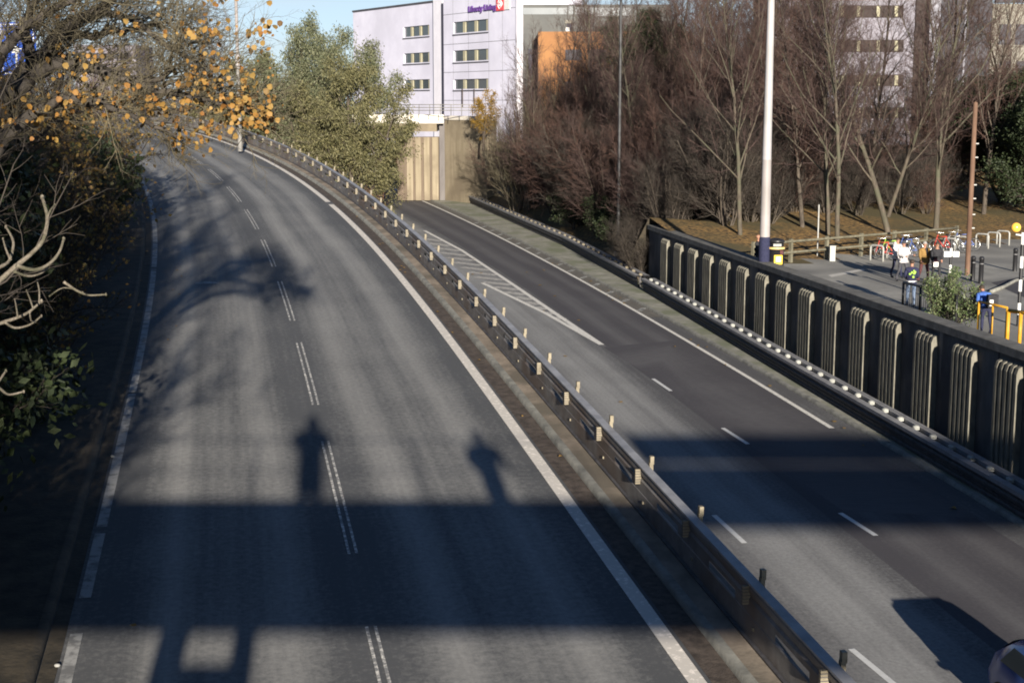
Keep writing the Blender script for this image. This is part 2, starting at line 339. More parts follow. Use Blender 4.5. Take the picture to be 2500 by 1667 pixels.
# ------------------------------------------------------------------ road lines
class Path:
    def __init__(s, pts, zf):
        s.p = np.array([(p[0], p[1]) for p in pts]); s.zf = zf
        d = np.diff(s.p, axis=0); s.s = np.concatenate([[0], np.cumsum(np.hypot(d[:, 0], d[:, 1]))])
        t = np.gradient(s.p, axis=0); s.t = t / np.linalg.norm(t, axis=1)[:, None]
        s.n = np.stack([s.t[:, 1], -s.t[:, 0]], axis=1)          # to the right
    def at(s, a, off=0.0, dz=0.0):
        x = np.interp(a, s.s, s.p[:, 0]); y = np.interp(a, s.s, s.p[:, 1])
        nx = np.interp(a, s.s, s.n[:, 0]); ny = np.interp(a, s.s, s.n[:, 1])
        return Vector((x + nx * off, y + ny * off, s.zf(y + ny * off) + dz))
    def head(s, a):
        tx = np.interp(a, s.s, s.t[:, 0]); ty = np.interp(a, s.s, s.t[:, 1]); return math.atan2(ty, tx)
    def sY(s, Y): return float(np.interp(Y, s.p[:, 1], s.s))
def zleft(Y):
    if Y < 95: return CAMZ - 7.8 + 0.056 * Y
    e = min(Y - 95, 60); return CAMZ - 7.8 + 0.056 * 95 + 0.056 * e - 0.056 * e * e / 120
def zright(Y): return CAMZ - 11.1 + 0.0145 * min(max(Y, -40), 200)
Cpix = [(880, 1568), (840, 1450), (815, 1275), (745, 1010), (735, 930), (690, 790), (683, 738), (645, 650), (632, 612), (600, 550), (582, 528), (550, 485)]
Cw = [on(u * K, v * K, -7.8, .056) for u, v in Cpix]
Rw = [on(u * K, v * K, -7.8, .056) for u, v in ((690, 430), (600, 375), (500, 335))]
ys = [p.y for p in Cw] + [p.y + 1.1 for p in Rw]; xs = [p.x for p in Cw] + [p.x - 3.55 for p in Rw]
cf = np.polyfit(ys, xs, 3)
pts = []
sl0 = np.polyval(np.polyder(cf), 17.0); x0 = np.polyval(cf, 17.0)
for Y in np.arange(-70, 17, 2.0): pts.append((x0 + sl0 * (Y - 17), Y))
for Y in np.arange(17, 93, 1.5): pts.append((np.polyval(cf, Y), Y))
hd = math.atan2(np.polyval(np.polyder(cf), 92.0), 1.0); x, y = pts[-1]
for i in range(90):
    hd -= 2.0 / 230.0; x += 2 * math.sin(hd); y += 2 * math.cos(hd); pts.append((x, y))
LP = Path(pts, zleft)
Epix = [(930, 445), (1050, 495), (1200, 575), (1400, 685), (1545, 760), (1810, 915), (2100, 1100), (2352, 1265)]
Ew = sorted([on(u * K, v * K, -11.1, .0145) for u, v in Epix], key=lambda p: p.y)
ef = np.polyfit([p.y for p in Ew], [p.x for p in Ew], 3)
pts = []
s0 = np.polyval(np.polyder(ef), 36.0); e0 = np.polyval(ef, 36.0)
for Y in np.arange(-60, 36, 2.0): pts.append((e0 + s0 * (Y - 36), Y))
for Y in np.arange(36, 148, 2.0): pts.append((np.polyval(ef, Y), Y))
s1 = np.polyval(np.polyder(ef), 146.0); x, y = pts[-1]
for i in range(50): y += 3; x += 3 * s1; pts.append((x, y))
RP = Path(pts, zright)

def strip(path, a0, a1, offs, name, m, dz=0.0, step=2.0, kind='structure', prof=None, label=None, cat=None, group=None, parent=None):
    b = MB(); rows = []; uv = []
    n = max(2, int((a1 - a0) / step) + 1)
    for a in np.linspace(a0, a1, n):
        rows.append([path.at(a, o, dz + (prof[i] if prof else 0)) for i, o in enumerate(offs)]); uv += [(o, a) for o in offs]
    b.grid(rows); b.uv = uv
    o = b.build(name, m, parent); return tag(o, label, cat, group, kind)
LEND = LP.s[-1]; REND = RP.s[-1]
strip(LP, 0, LEND, [-7.2, -5.6, -4.3, -3.0, -1.5, 0, 1.5, 3.0, 4.20], 'road', M['road'], step=3)
strip(LP, 0, LEND, [4.20, 4.22, 4.33], 'kerb', M['kerb'], prof=[0.0, 0.10, 0.105], step=3)
strip(LP, 0, LEND, [3.86, 4.20], 'gutter', M['dirt'], dz=.004, step=3)
strip(LP, 0, LEND, [4.33, 4.93], 'verge', M['verge_conc'], dz=.10, step=2)
strip(LP, 0, LEND, [-4.12, -4.14, -4.26], 'kerb', M['soil_shade'], prof=[0.004, 0.10, 0.105], step=3)  # left kerb in the dark tone, shade put into its colour
strip(LP, 0, LEND, [-4.26, -5.6, -7.3], 'verge', M['soil_shade'], dz=.10, step=3)
strip(LP, 0, LEND, [-7.2, -8.5, -11, -14, -19, -27, -40, -70], 'bank', M['soil_shade'], prof=[.1, .5, 1.3, 2.2, 3.2, 3.6, 3.6, 3.4], step=4)
# road markings
sa = LP.sY(16.0)
strip(LP, 0, LEND, [3.58, 3.79], 'edge_line', M['white'], dz=.008, step=2) if False else None
ge = LP.sY(62.5)
strip(LP, 0, ge, [3.58, 3.80], 'edge_line', M['white'], dz=.008)
strip(LP, ge + .9, LEND, [3.58, 3.80], 'edge_line', M['white'], dz=.008)
for Ya, Yb in ((-40, 19.0), (20.2, 22.8), (23.1, 31.5), (31.65, 47.6), (47.9, 66), (66.5, 90)):
    strip(LP, LP.sY(Ya), LP.sY(Yb), [-3.85, -3.69], 'edge_line', M['white_dull'], dz=.008)
strip(LP, LP.sY(12), LP.sY(90), [-4.11, -3.90], 'gutter', M['soil_shade'], dz=.006)
ref = LP.sY(Cw[4].y)                         # far end of a 6 m centre mark
for k in range(-12, 16):
    a = ref + k * 8.83
    if a < 0: continue
    o = 0.0
    b = MB(); uv = []
    for oo in ((-.078, -.036), (.036, .078)):
        rows = [[LP.at(q, oo[0], .008), LP.at(q, oo[1], .008)] for q in np.linspace(a, a + 6.1, 4)]
        b.grid(rows)
    tag(b.build('lane_mark', M['white_worn']), kind='structure')

b = MB(); q = [on(478, 689, -7.8, .056), on(534, 688, -7.8, .056), on(536, 693, -7.8, .056), on(477, 694, -7.8, .056)]
b.face([(p.x, p.y, p.z + .012) for p in q]); tag(b.build('road_marking', M['white_dull']), kind='structure')
# the lower road
strip(RP, 0, REND, [-22, -16, -12, -9, -7, -5, -3, -1.5, 0, .75], 'road', M['road2'], step=3)
strip(RP, RP.sY(20), REND, [-3.75, -1.9, 0], 'road', M['road_dark'], dz=.004, step=3)
strip(RP, RP.sY(70), REND, [.12, .75], 'road', M['road_tan'], dz=.005, step=3)
strip(RP, 0, REND, [.75, .77, .9], 'kerb', M['kerb'], prof=[0, .11, .115], step=3)
strip(RP, 0, REND, [.9, 4.4], 'verge', M['verge_grey'], dz=.11, step=3)
strip(RP, RP.sY(47.0), REND, [-.09, .09], 'edge_line', M['gore'], dz=.010)
Bw = [on(u * K, v * K, -11.1, .0145) for u, v in ((1500, 870), (1660, 983), (1930, 1178))]
def mark(p0, p1, w, name='lane_mark', m=None, dz=.009):
    d = (p1 - p0); d.z = 0; n = Vector((d.y, -d.x, 0)).normalized() * (w / 2)
    b = MB(); k = 4; rows = []
    for i in range(k + 1):
        q = p0.lerp(p1, i / k); z = zright(q.y) + dz
        rows.append([Vector((q.x - n.x, q.y - n.y, z)), Vector((q.x + n.x, q.y + n.y, z))])
    b.grid(rows); return tag(b.build(name, m or M['whitep']), kind='structure')
def rp(u, v): return on(u * K, v * K, -11.1, .0145)
for a, b_ in (((1500, 870), (1541, 898)), ((1660, 983), (1718, 1020)), ((1930, 1178), (2012, 1230)), ((1640, 1183), (1710, 1247)), ((1955, 1490), (2058, 1575))):
    mark(rp(*a), rp(*b_), .14, m=M['white_worn'] if False else M['whitep'])
# gore: two lines meeting at a tip and the hatching between them
tip = rp(1382, 792)
gl = [rp(1108, 650), rp(1250, 718), tip]; gr = [rp(975, 530), rp(1060, 575), rp(1180, 655), rp(1290, 730), tip]
for a, b_ in zip(gl[:-1], gl[1:]): mark(a, b_, .24, 'hatch_line', M['gore'], .010)
for a, b_ in zip(gr[:-1], gr[1:]): mark(a, b_, .24, 'hatch_line', M['gore'], .010)
for k in range(17):
    v = 552 + k * 11.2; xr = float(np.interp(v, [530, 575, 655, 730, 792], [975, 1060, 1180, 1290, 1382])); xl = float(np.interp(v, [530, 650, 718, 792], [930, 1104, 1250, 1382]))
    if xr - xl > 12: mark(rp(xl + 1, v - 2 - .05 * (xr - xl)), rp(xr - 2, v + 2), .62, 'hatch_line', M['hatch'], .007)
for k in range(16):
    a = RP.sY(72) + k * 3.1
    p0 = RP.at(a, .18); p1 = RP.at(a + .9, .70); mark(p0, p1, .30, 'hatch_line', M['white_faded'], .009)
strip(RP, 0, RP.sY(39.5), [-22, -12, -7.3], 'road', M['road_dark'], dz=.004, step=3)
# loose strips of darker asphalt in front of the gore
b = MB(); q = [rp(1384, 797), rp(1545, 783), rp(1815, 922), rp(2250, 1190), rp(1935, 1172), rp(1655, 975), rp(1500, 866)]
for p in q: p.z = zright(p.y) + .0055
b.face(q); b.uv = [(-2 + .3 * i, p.y) for i, p in enumerate(q)]; tag(b.build('road', M['road_dark']), kind='structure')

# ------------------------------------------------------------------ ground
b = MB(); n = 40
b.face([(-3000, -600, -1.2), (3000, -600, -1.2), (3000, 5000, -1.2), (-3000, 5000, -1.2)])
tag(b.build('ground', M['far_ground']), kind='structure')
WX0, WY0, WX1, WY1 = 7.76, 81.0, 13.85, 39.9           # front face of the retaining wall
WDX = (WX1 - WX0) / (WY0 - WY1)
def xwall(Y): return WX0 + (WY0 - Y) * WDX
PLZ = CAMZ - 7.5
def fence_dist(x, y): return (y - (70.9 + (x - 14) * .76)) / math.hypot(1, .76)
def zplaza(x, y): return PLZ + .105 * min(max(0, fence_dist(x, y) - .3), 30)
def xrail(Y): return np.interp(Y, [-60, 37.3, 77, 100, 150, 200], [25.5, 12.96, 7.25, np.polyval(ef, 100) + 3.0, np.polyval(ef, 146) + 3.2, np.polyval(ef, 146) + 54 * s1 + 3.2])
def sm(t): t = min(max(t, 0), 1); return t * t * (3 - 2 * t)
def zrightground(x, y):
    zp = zplaza(x, y)
    if y <= 82: return zp
    d = x - xrail(y) - .4
    zb = min(zright(y) + .15 + .62 * max(0, d), zp)
    return zp + (zb - zp) * sm((y - 82) / 1.6)
ds = [0, .6, 1.2, 2, 3, 4, 5, 6, 7, 8.5, 10, 12, 15, 19, 25, 33, 45, 60, 90]
rowsP = []; rowsW = []
for Y in list(np.arange(10, 82.1, 2)):
    rowsP.append([(xwall(Y) + .02 + d, Y, zrightground(xwall(Y) + d, Y)) for d in ds])
for Y in list(np.arange(82, 100, 1.0)) + list(np.arange(100, 300, 4)):
    xb = max(xrail(Y) + .3, 0) if False else xrail(Y) + .3
    if Y < 83: xb = xwall(82) + .02
    rowsW.append([(xb + d, Y, zrightground(xb + d, Y)) for d in ds])
# paving up to the fence, leaf litter beyond
b = MB(); b.grid(rowsP)
o = b.build('pavement', [M['plaza'], M['litter']]); tag(o, kind='structure')
for p in o.data.polygons:
    c = p.center
    if fence_dist(c.x, c.y) > .2: p.material_index = 1
b = MB(); b.grid(rowsW); o = b.build('bank', [M['litter'], M['soil_shade']]); tag(o, kind='structure')
for p in o.data.polygons:
    if p.center.y < 90 and p.center.x < xrail(p.center.y) + 6: p.material_index = 1  # bank face by the wall end coloured dark in place of shade
rows = [[(np.polyval(ef, min(Y, 146)) - 40 + (s1 * (Y - 146) if Y > 146 else 0), Y, zright(Y) - .06), (np.polyval(ef, min(Y, 146)) - 18 + (s1 * (Y - 146) if Y > 146 else 0), Y, zright(Y) - .06)] for Y in np.arange(60, 300, 6)]
b = MB(); b.grid(rows); tag(b.build('verge', M['grass']), kind='structure')
# pale paving band and an old drawn line
b = MB(); p = [on(2022, 672, -7.5), on(2030, 677, -7.5), on(2112, 660, -7.5), on(2106, 656, -7.5)]
b.face([(q.x, q.y, q.z + .006) for q in p]); tag(b.build('paving_band', M['plaza_line']), kind='structure')
# road at the right edge with a kerb, beyond the bollards
b = MB(); p = [on(2420, 690, -7.5), on(2520, 735, -7.5), on(2620, 735, -7.5), on(2620, 660, -7.5), on(2500, 675, -7.5)]
b.face([(q.x, q.y, q.z + .006) for q in p]); tag(b.build('road', M['road_dark']), kind='structure')
b = MB(); b.tube([on(2420, 712, -7.45), on(2450, 700, -7.45), on(2478, 685, -7.45), on(2520, 676, -7.45)], .09, 4); tag(b.build('kerb', M['kerb']), kind='structure')

# ------------------------------------------------------------------ retaining wall with fluted ribs
wd = Vector((WX0 - WX1, WY0 - WY1, 0)).normalized(); wn_ = Vector((-wd.y, wd.x, 0))    # wn_: out of the wall, towards the road
WTOP = CAMZ - 6.6
wall = empty('retaining_wall', (WX1, WY1, 0), 0, 'long dark concrete retaining wall with pale fluted ribs beside the slip road', 'retaining wall')
def wp(t, out, z): return Vector((0, 0, 0)) + wd * t + wn_ * out + Vector((0, 0, z))
T0, T1 = -26.0, (Vector((WX0, WY0, 0)) - Vector((WX1, WY1, 0))).length + .9
def wz(t): return zright(WY1 + wd.y * t) - .1
b = MB()
for t0, t1 in [(T0 + i * (T1 - T0) / 24, T0 + (i + 1) * (T1 - T0) / 24) for i in range(24)]:
    b.face([wp(t0, 0, wz(t0)), wp(t0, 0, WTOP - .25), wp(t1, 0, WTOP - .25), wp(t1, 0, wz(t1))])
b.face([wp(T1, 0, wz(T1)), wp(T1, 0, WTOP - .25), wp(T1, -.55, WTOP - .25), wp(T1, -.55, wz(T1))])
b.face([wp(T0, -.45, PLZ - .3), wp(T0, -.45, WTOP - .25), wp(T1, -.45, WTOP - .25), wp(T1, -.45, PLZ - .3)])
b.build('panel', M['wall'], wall)
rnd = random.Random(41)
for i in range(26):
    t = rnd.uniform(T0 + 2, T1 - 1); w_ = rnd.uniform(.06, .30); h_ = rnd.uniform(.5, 2.2); b = MB()
    b.face([wp(t, .004, WTOP - .26), wp(t + w_, .004, WTOP - .26), wp(t + w_ * .75, .004, WTOP - .26 - h_ * .6), wp(t + w_ * .45, .004, WTOP - .26 - h_), wp(t + w_ * .2, .004, WTOP - .26 - h_ * .55)])
    b.build('water_stain', M['stain_pale'] if i % 2 else M['stain_dark'], wall)
b = MB()
prof = [(.09, -.25), (.09, -.02), (.05, 0), (-.50, 0), (-.52, -.03), (-.52, -.25)]
rows = [[wp(t, o_, WTOP + z_) for o_, z_ in prof] for t in np.linspace(T0, T1 + .05, 20)]
b.grid(rows, smooth=False)
b.face([wp(T1 + .05, o_, WTOP + z_) for o_, z_ in prof]); b.build('coping', M['coping'], wall)
def wall_t(u):                                          # photo column -> distance along the wall
    k = (u - CX) / F; Y = (WX0 + WY0 * WDX) / (k + WDX); return (Y - WY1) / wd.y
tA, tB = wall_t(2405.6), wall_t(1671.7); pitch = (tB - tA) / 12
wdt = 1.30
fl = []
nf = 5; fw = wdt / (nf * 2 - 1)
for i in range(nf):
    a = i * 2 * fw
    fl += [(a, .22), (a + fw * 1.0, .22)]
    if i < nf - 1: fl += [(a + fw * 1.1, .12), (a + fw * 1.9, .12)]
fl = [(0, 0)] + fl + [(wdt, 0)]
ribmesh = {}
for k in range(-6, 14):
    t = tA + k * pitch
    if t < T0 + 1 or t + wdt > T1: continue
    zb, zt = wz(t), WTOP - .40
    b = MB(); rows = []
    for z, s_ in ((zb, 1), (zt - .25, 1), (zt - .08, .75), (zt, .0)):
        rows.append([wp(t + a, max(o_ * s_, .001), z) for a, o_ in fl])
    b.grid(rows, smooth=False); b.build('rib', M['rib'], wall)

# ------------------------------------------------------------------ crash barriers
W = [(.00, .0), (.05, .04), (.05, .11), (.0, .15), (.0, .17), (.05, .21), (.05, .28), (.0, .32)]   # (out, up) of a corrugated beam
def beam(b, path_pts, z0, out=0, flip=1, scale=1.0, m=0):
    rows = []
    for i, p in enumerate(path_pts):
        d = (path_pts[min(i + 1, len(path_pts) - 1)] - path_pts[max(i - 1, 0)]); d.z = 0; d.normalize()
        n = Vector((-d.y, d.x, 0))                      # to the left
        rows.append([p + n * (out + flip * o_ * scale) + Vector((0, 0, z0 + z_ * scale)) for o_, z_ in W])
    b.grid(rows, m, smooth=False)
# right guard rail under the wall
def rail_pts(y0, y1, step, dx=0): return [Vector((xrail(y) + dx, y, zright(y) + .11)) for y in np.arange(y0, y1, step)]
def guard(y0, y1, label, spacing, mats, capmat, seedy):
    g = empty('guard_rail', (0, 0, 0), 0, label, 'guard rail')
    b = MB(); beam(b, rail_pts(y0, y1, 1.5), .30, .04); b.build('beam', M['steel_dark'], g)
    b = MB(); beam(b, rail_pts(y0, y1, 1.5), .0, -.02, 1, .9); b.build('shade_beam', M['steel_dark'], g)  # added beam, makes the gap under the rail dark like shadow
    b = MB(); beam(b, rail_pts(y0, y1, 1.5, .50), .36, .0, -1); b.build('beam', mats, g)
    b = MB()
    for dx in (0.0, .50): R_ = rail_pts(y0, y1, 1.5, dx); b.grid([[p + Vector((x_, 0, z_)) for x_, z_ in ((-.12, .56), (-.12, .67), (.12, .675), (.12, .56))] for p in R_], smooth=False)
    b.build('top_flange', M['rail_top'], g)
    y = y0 + .6; i = 0; rnd = random.Random(seedy)
    while y < y1 - 1 and i < 98:
        p = Vector((xrail(y) + .25, y, zright(y) + .1)); b = MB()
        b.box(p + Vector((0, 0, .3)), (.09, .11, .66), 0, 0)
        b.box(p + Vector((0, -.02, .665)), (.17, .14, .10), .3, 1)
        b.sphere(p + Vector((0.0, 0, .70)), .11, 8, 1, (1, 1.5, .5))
        b.build('post', [M['steel_dark'], capmat], g); y += spacing * (1 + rnd.uniform(-.06, .06)); i += 1
    return g
guard(14, 79, 'grey double crash barrier with white capped posts at the foot of the ribbed wall', 1.22, M['steel'], M['cap_white'], 1)
guard(79.5, 172, 'dark crash barrier curving along the verge below the wooded bank', 1.5, M['steel_dark'], M['cream'], 2)

# central barrier on the edge of the upper road
BO = 4.71
cb = empty('central_barrier', (0, 0, 0), 0, 'long dark steel barrier with tan posts between the two carriageways', 'crash barrier')
s0_, s1_ = LP.sY(1.0), LP.sY(118)
sp_ = np.arange(s0_, s1_, 1.2)
b = MB()
rows = [[LP.at(a, BO - .06, .10), LP.at(a, BO - .055, .405), LP.at(a, BO - .04, .42), LP.at(a, BO - .02, .42), LP.at(a, BO + .0, .10)] for a in sp_]
b.grid(rows, smooth=False); b.build('lower_panel', M['steel_mid'], cb)
b = MB(); rows = [[LP.at(a, BO - .065, .10), LP.at(a, BO - .11, .105), LP.at(a, BO - .11, .13), LP.at(a, BO - .065, .14)] for a in sp_]
b.grid(rows, smooth=False); b.build('skirting_rail', M['steel_dark'], cb)
b = MB(); beam(b, [LP.at(a, BO, 0) for a in sp_], .50, .02, .6, .92); b.build('beam', M['steel_mid'], cb)
b = MB(); rows = [[LP.at(a, BO - .06, .80), LP.at(a, BO - .06, .83), LP.at(a, BO + .08, .835), LP.at(a, BO + .08, .78)] for a in sp_]
b.grid(rows, smooth=False); b.build('top_flange', M['rail_top'], cb)
n_post = 0; PSP = 2.52; a = LP.sY(16.5) - PSP * 4 + .6
while a < s1_ - 1 and n_post < 48:
    b = MB(); h = LP.head(a)
    p = LP.at(a, BO + .13, 0); b.box(p + Vector((0, 0, .47)), (.07, .06, .80), h)
    b.box(LP.at(a, BO + .14, .91), (.085, .06, .13), h)
    b.box(LP.at(a, BO - .08, .655), (.05, .10, .24), h)                      # plate added before the beam to catch sun as a lit patch
    for z_ in (.57, .61, .655, .70, .74): b.box(LP.at(a, BO - .08, z_), (.06, .105, .010), h, 1)
    b.build('post', [M['cream'], M['steel_dark']], cb)
    b2 = MB(); b2.box(LP.at(a - .25, BO - .07, .30), (.05, .02, .04), h); b2.build('bolt_plate', M['cream'], cb)
    b3 = MB(); rows = [[LP.at(a + q, BO - .05, .415), LP.at(a + q, BO - .05, .56)] for q in (1.55, 1.9, 2.3, 2.62, 3.0)]
    b3.grid(rows); b3.build('slot_plate', M['steel_mid'], cb)
    a += PSP; n_post += 1
# face of the upper road's edge beam and supporting wall down to the lower road
ew = empty('edge_wall', (0, 0, 0), 0, 'concrete side wall carrying the upper road above the slip road', 'retaining wall')
b = MB(); rows = [[LP.at(a, 4.93, .09), LP.at(a, 5.07, .06), LP.at(a, 5.07, -.7), LP.at(a, 4.9, -.75), Vector((*LP.at(a, 4.9).xy, zright(LP.at(a).y) - .1))] for a in np.arange(0, LP.sY(150), 2.0)]
b.grid(rows, smooth=False); b.build('wall_face', M['wall'], ew)

# ------------------------------------------------------------------ footbridge with the photographer (stands at the camera)
br = empty('footbridge', (0, 0, CAMZ), 0, 'concrete footbridge the picture is taken from', 'footbridge')
b = MB(); b.box((14, -1.45, -1.86), (64, 3.3, .62)); b.build('deck', M['bridge'], br)
b = MB(); b.box((14, .14, -1.98), (64, .12, 1.20)); b.build('edge_beam', M['bridge'], br)
b = MB(); b.tube([(-18, .16, -.42), (46, .16, -.42)], .018, 6); b.tube([(-18, .16, -.95), (46, .16, -.95)], .012, 6)
b.build('handrail', M['pole_grey'], br)
for i in range(22):
    b = MB(); b.tube([(-16 + i * 2.9, .16, -1.55), (-16 + i * 2.9, .16, -.42)], .02, 6); b.build('rail_post', M['pole_grey'], br)
b = MB(); b.box((20.6, .2, -.93), (23, .04, .82)); b.build('parapet_panel', M['bridge'], br)
b = MB()
for xa, xb_, za, zb_ in ((-2.37, -1.98, -3.45, -2.2), (-1.40, -1.12, -3.45, -2.2), (-1.98, -1.40, -3.45, -3.10)): b.box(((xa + xb_) / 2, .1, (za + zb_) / 2), (xb_ - xa, .08, zb_ - za))
b.build('sign_frame', M['steel'], br)
# ------------------------------------------------------------------ trees
def prisms(segs, sides):
    """segs: array n x 8 (p0, p1, r0, r1) -> verts, quads"""
    s = np.asarray(segs, dtype=np.float64); p0, p1, r0, r1 = s[:, :3], s[:, 3:6], s[:, 6], s[:, 7]
    d = p1 - p0; d /= np.maximum(np.linalg.norm(d, axis=1), 1e-9)[:, None]
    ref = np.where(np.abs(d[:, 2:3]) < .9, np.array([[0, 0, 1.]]), np.array([[1., 0, 0]]))
    a = np.cross(d, ref); a /= np.linalg.norm(a, axis=1)[:, None]; b_ = np.cross(d, a)
    n = len(s); V = np.zeros((n, 2, sides, 3))
    for k in range(sides):
        c, sn = math.cos(2 * PI * k / sides), math.sin(2 * PI * k / sides)
        o = a * c + b_ * sn
        V[:, 0, k] = p0 + o * r0[:, None]; V[:, 1, k] = p1 + o * r1[:, None]
    base = (np.arange(n) * 2 * sides)[:, None]
    Q = np.zeros((n, sides, 4), dtype=np.int64)
    for k in range(sides):
        k2 = (k + 1) % sides
        Q[:, k] = base + np.array([[k, k2, sides + k2, sides + k]])
    return V.reshape(-1, 3), Q.reshape(-1, 4)
def leaf_quads(rng, P, size, droop=None, elong=2.2):
    P = np.asarray(P); n = len(P)
    d = rng.normal(size=(n, 3))
    if droop is not None: d = d * (1 - droop[3]) + np.array(droop[:3]) * droop[3] * 1.7
    d /= np.linalg.norm(d, axis=1)[:, None]
    w = np.cross(d, rng.normal(size=(n, 3))); w /= np.linalg.norm(w, axis=1)[:, None]
    L = size * rng.uniform(.6, 1.35, n)[:, None]; H = L / elong / 2
    V = np.stack([P, P + d * L * .5 + w * H, P + d * L, P + d * L * .5 - w * H], axis=1)
    return V.reshape(-1, 3), np.arange(4 * n).reshape(n, 4)
def grow(rnd, p, d, L, r, lvl, spec, out, ends):
    S = spec[lvl]; ns = S['n']; q = Vector(p); v = Vector(d).normalized(); seg = L / ns; kids = []
    for i in range(ns):
        v = (v + Vector((rnd.gauss(0, 1), rnd.gauss(0, 1), rnd.gauss(0, 1))) * S['w'] + Vector((0, 0, S['up']))).normalized()
        r0 = r * (1 - (1 - S['tap']) * i / ns); r1 = r * (1 - (1 - S['tap']) * (i + 1) / ns)
        e = q + v * seg; out[lvl].append((*q, *e, r0, r1)); kids.append((q.copy(), e.copy(), v.copy(), r1)); q = e
    ends.append((q.copy(), v.copy(), lvl))
    if lvl + 1 < len(spec):
        C = spec[lvl + 1]; k = C['k']; k = rnd.randint(int(k * .8), max(int(k * .8), int(math.ceil(k * 1.2))))
        for j in range(k):
            t = C['t0'] + (1 - C['t0']) * (j + rnd.random()) / k; f = t * ns; i = min(int(f), ns - 1); a, e, vv, rr = kids[i]
            pos = a.lerp(e, f - i); ax = vv.orthogonal().normalized(); ax.rotate(Matrix.Rotation(rnd.uniform(0, 2 * PI) if False else (j * 2.4 + rnd.uniform(-.5, .5)), 3, vv))
            ang = R(rnd.uniform(*C['ang'])); dd = vv * math.cos(ang) + ax * math.sin(ang)
            ln = L * C['len'] * (1 - C.get('fall', .45) * t) * rnd.uniform(.75, 1.25)
            grow(rnd, pos, dd, ln, min(max(rr * C['rr'], C['rmin']), rr * .95), lvl + 1, spec, out, ends)
def tree_meshes(name, seed, spec, bark, twigm, stems=None, trunk_lvls=2, leaves=None):
    rnd = random.Random(seed); out = [[] for _ in spec]; ends = []
    for p, d, L, r in (stems or [((0, 0, -.2), (0, 0, 1), spec[0]['L'], spec[0]['r'])]):
        grow(rnd, p, d, L, r, 0, spec, out, ends)
    V = []; Q = []; nb = 0
    for l in range(trunk_lvls):
        if not out[l]: continue
        v, q = prisms(out[l], 7 if l == 0 else 5); V.append(v); Q.append(q + nb); nb += len(v)
    trunk = np_mesh(name + ' trunk', np.concatenate(V), np.concatenate(Q), [bark], True)
    V = []; Q = []; MI = []; nb = 0
    for l in range(trunk_lvls, len(spec)):
        if not out[l]: continue
        v, q = prisms(out[l], 4 if l == trunk_lvls else 3); V.append(v); Q.append(q + nb); MI.append(np.zeros(len(q), int)); nb += len(v)
    mats = [twigm]
    if leaves:
        lm, per, size, droop, elong, spread, minl = leaves
        rng = np.random.default_rng(seed)
        src = np.concatenate([np.asarray(out[l]) for l in range(minl, len(spec))])
        k = rng.integers(0, len(src), per); t = rng.random(per)[:, None]
        P = src[k, :3] * (1 - t) + src[k, 3:6] * t + rng.normal(size=(per, 3)) * spread
        v, q = leaf_quads(rng, P, size, droop, elong); V.append(v); Q.append(q + nb); MI.append(np.ones(len(q), int)); mats.append(lm)
    crown = np_mesh(name + ' crown', np.concatenate(V), np.concatenate(Q), mats, False, np.concatenate(MI))
    return trunk, crown
def plant(meshes, loc, rz, sc, name, label, cat, group=None, scz=None, tilt=(0, 0)):
    o = empty(name, loc, rz, label, cat, group); o.scale = (sc, sc, scz or sc); o.rotation_euler = (tilt[0], tilt[1], rz)
    link('trunk', meshes[0], o); link('crown', meshes[1], o); return o
def lv(n, w, up, tap, k=0, t0=.2, ang=(25, 50), len=.5, rr=.6, rmin=.004, fall=.45, **kw):
    return dict(n=n, w=w, up=up, tap=tap, k=k, t0=t0, ang=ang, len=len, rr=rr, rmin=rmin, fall=fall, **kw)
# tall bare tree (about 14 m), multi-stem shrub (about 6 m), upright whippy shrub
spec_tall = [lv(9, .045, .02, .25, L=14.5, r=.15), lv(6, .09, .10, .3, 19, .20, (22, 50), .46, .50, .03, .50), lv(5, .12, .07, .35, 10, .12, (22, 50), .45, .55, .013), lv(4, .14, .03, .4, 9, .1, (22, 50), .44, .6, .009), lv(3, .16, .02, .5, 4, .15, (25, 55), .55, .7, .0075)]
spec_shrub = [lv(6, .08, .04, .3), lv(5, .12, .05, .35, 11, .10, (20, 50), .50, .55, .014), lv(4, .14, .04, .4, 9, .1, (20, 50), .5, .6, .010), lv(3, .16, .03, .5, 7, .1, (20, 50), .55, .7, .008)]
spec_whip = [lv(7, .05, .05, .3), lv(5, .08, .09, .35, 12, .15, (16, 38), .42, .5, .012), lv(4, .1, .06, .4, 8, .1, (16, 40), .5, .6, .008), lv(3, .1, .05, .5, 4, .2, (16, 40), .55, .7, .006)]
def fan(seed, n, L, r, spread):
    rnd = random.Random(seed); S = []
    for i in range(n):
        a = 2 * PI * i / n + rnd.uniform(-.4, .4); t = rnd.uniform(.1, 1) * spread
        S.append(((.25 * math.cos(a), .25 * math.sin(a), -.2), (math.cos(a) * t, math.sin(a) * t, 1), L * rnd.uniform(.75, 1.1), r * rnd.uniform(.7, 1.1)))
    return S
tall = [tree_meshes('tall bare tree', 11, spec_tall, M['bark_pale'], M['twig']), tree_meshes('tall bare tree', 23, spec_tall, M['bark'], M['twig_red'])]
fork = [tree_meshes('forked bare tree', 31, spec_tall, M['bark_pale'], M['twig'], [((0, 0, -.2), (.25, .05, 1), 12, .17), ((0.1, 0, .9), (-.35, .15, 1), 10, .12)])]
over = [tree_meshes('overhanging bare tree', 24, spec_tall, M['bark_dark'], M['twig_dark']), tree_meshes('forked dark tree', 32, spec_tall, M['bark_dark'], M['twig_dark'], [((0, 0, -.2), (.25, .05, 1), 12, .17), ((0.1, 0, .9), (-.35, .15, 1), 10, .12)])]
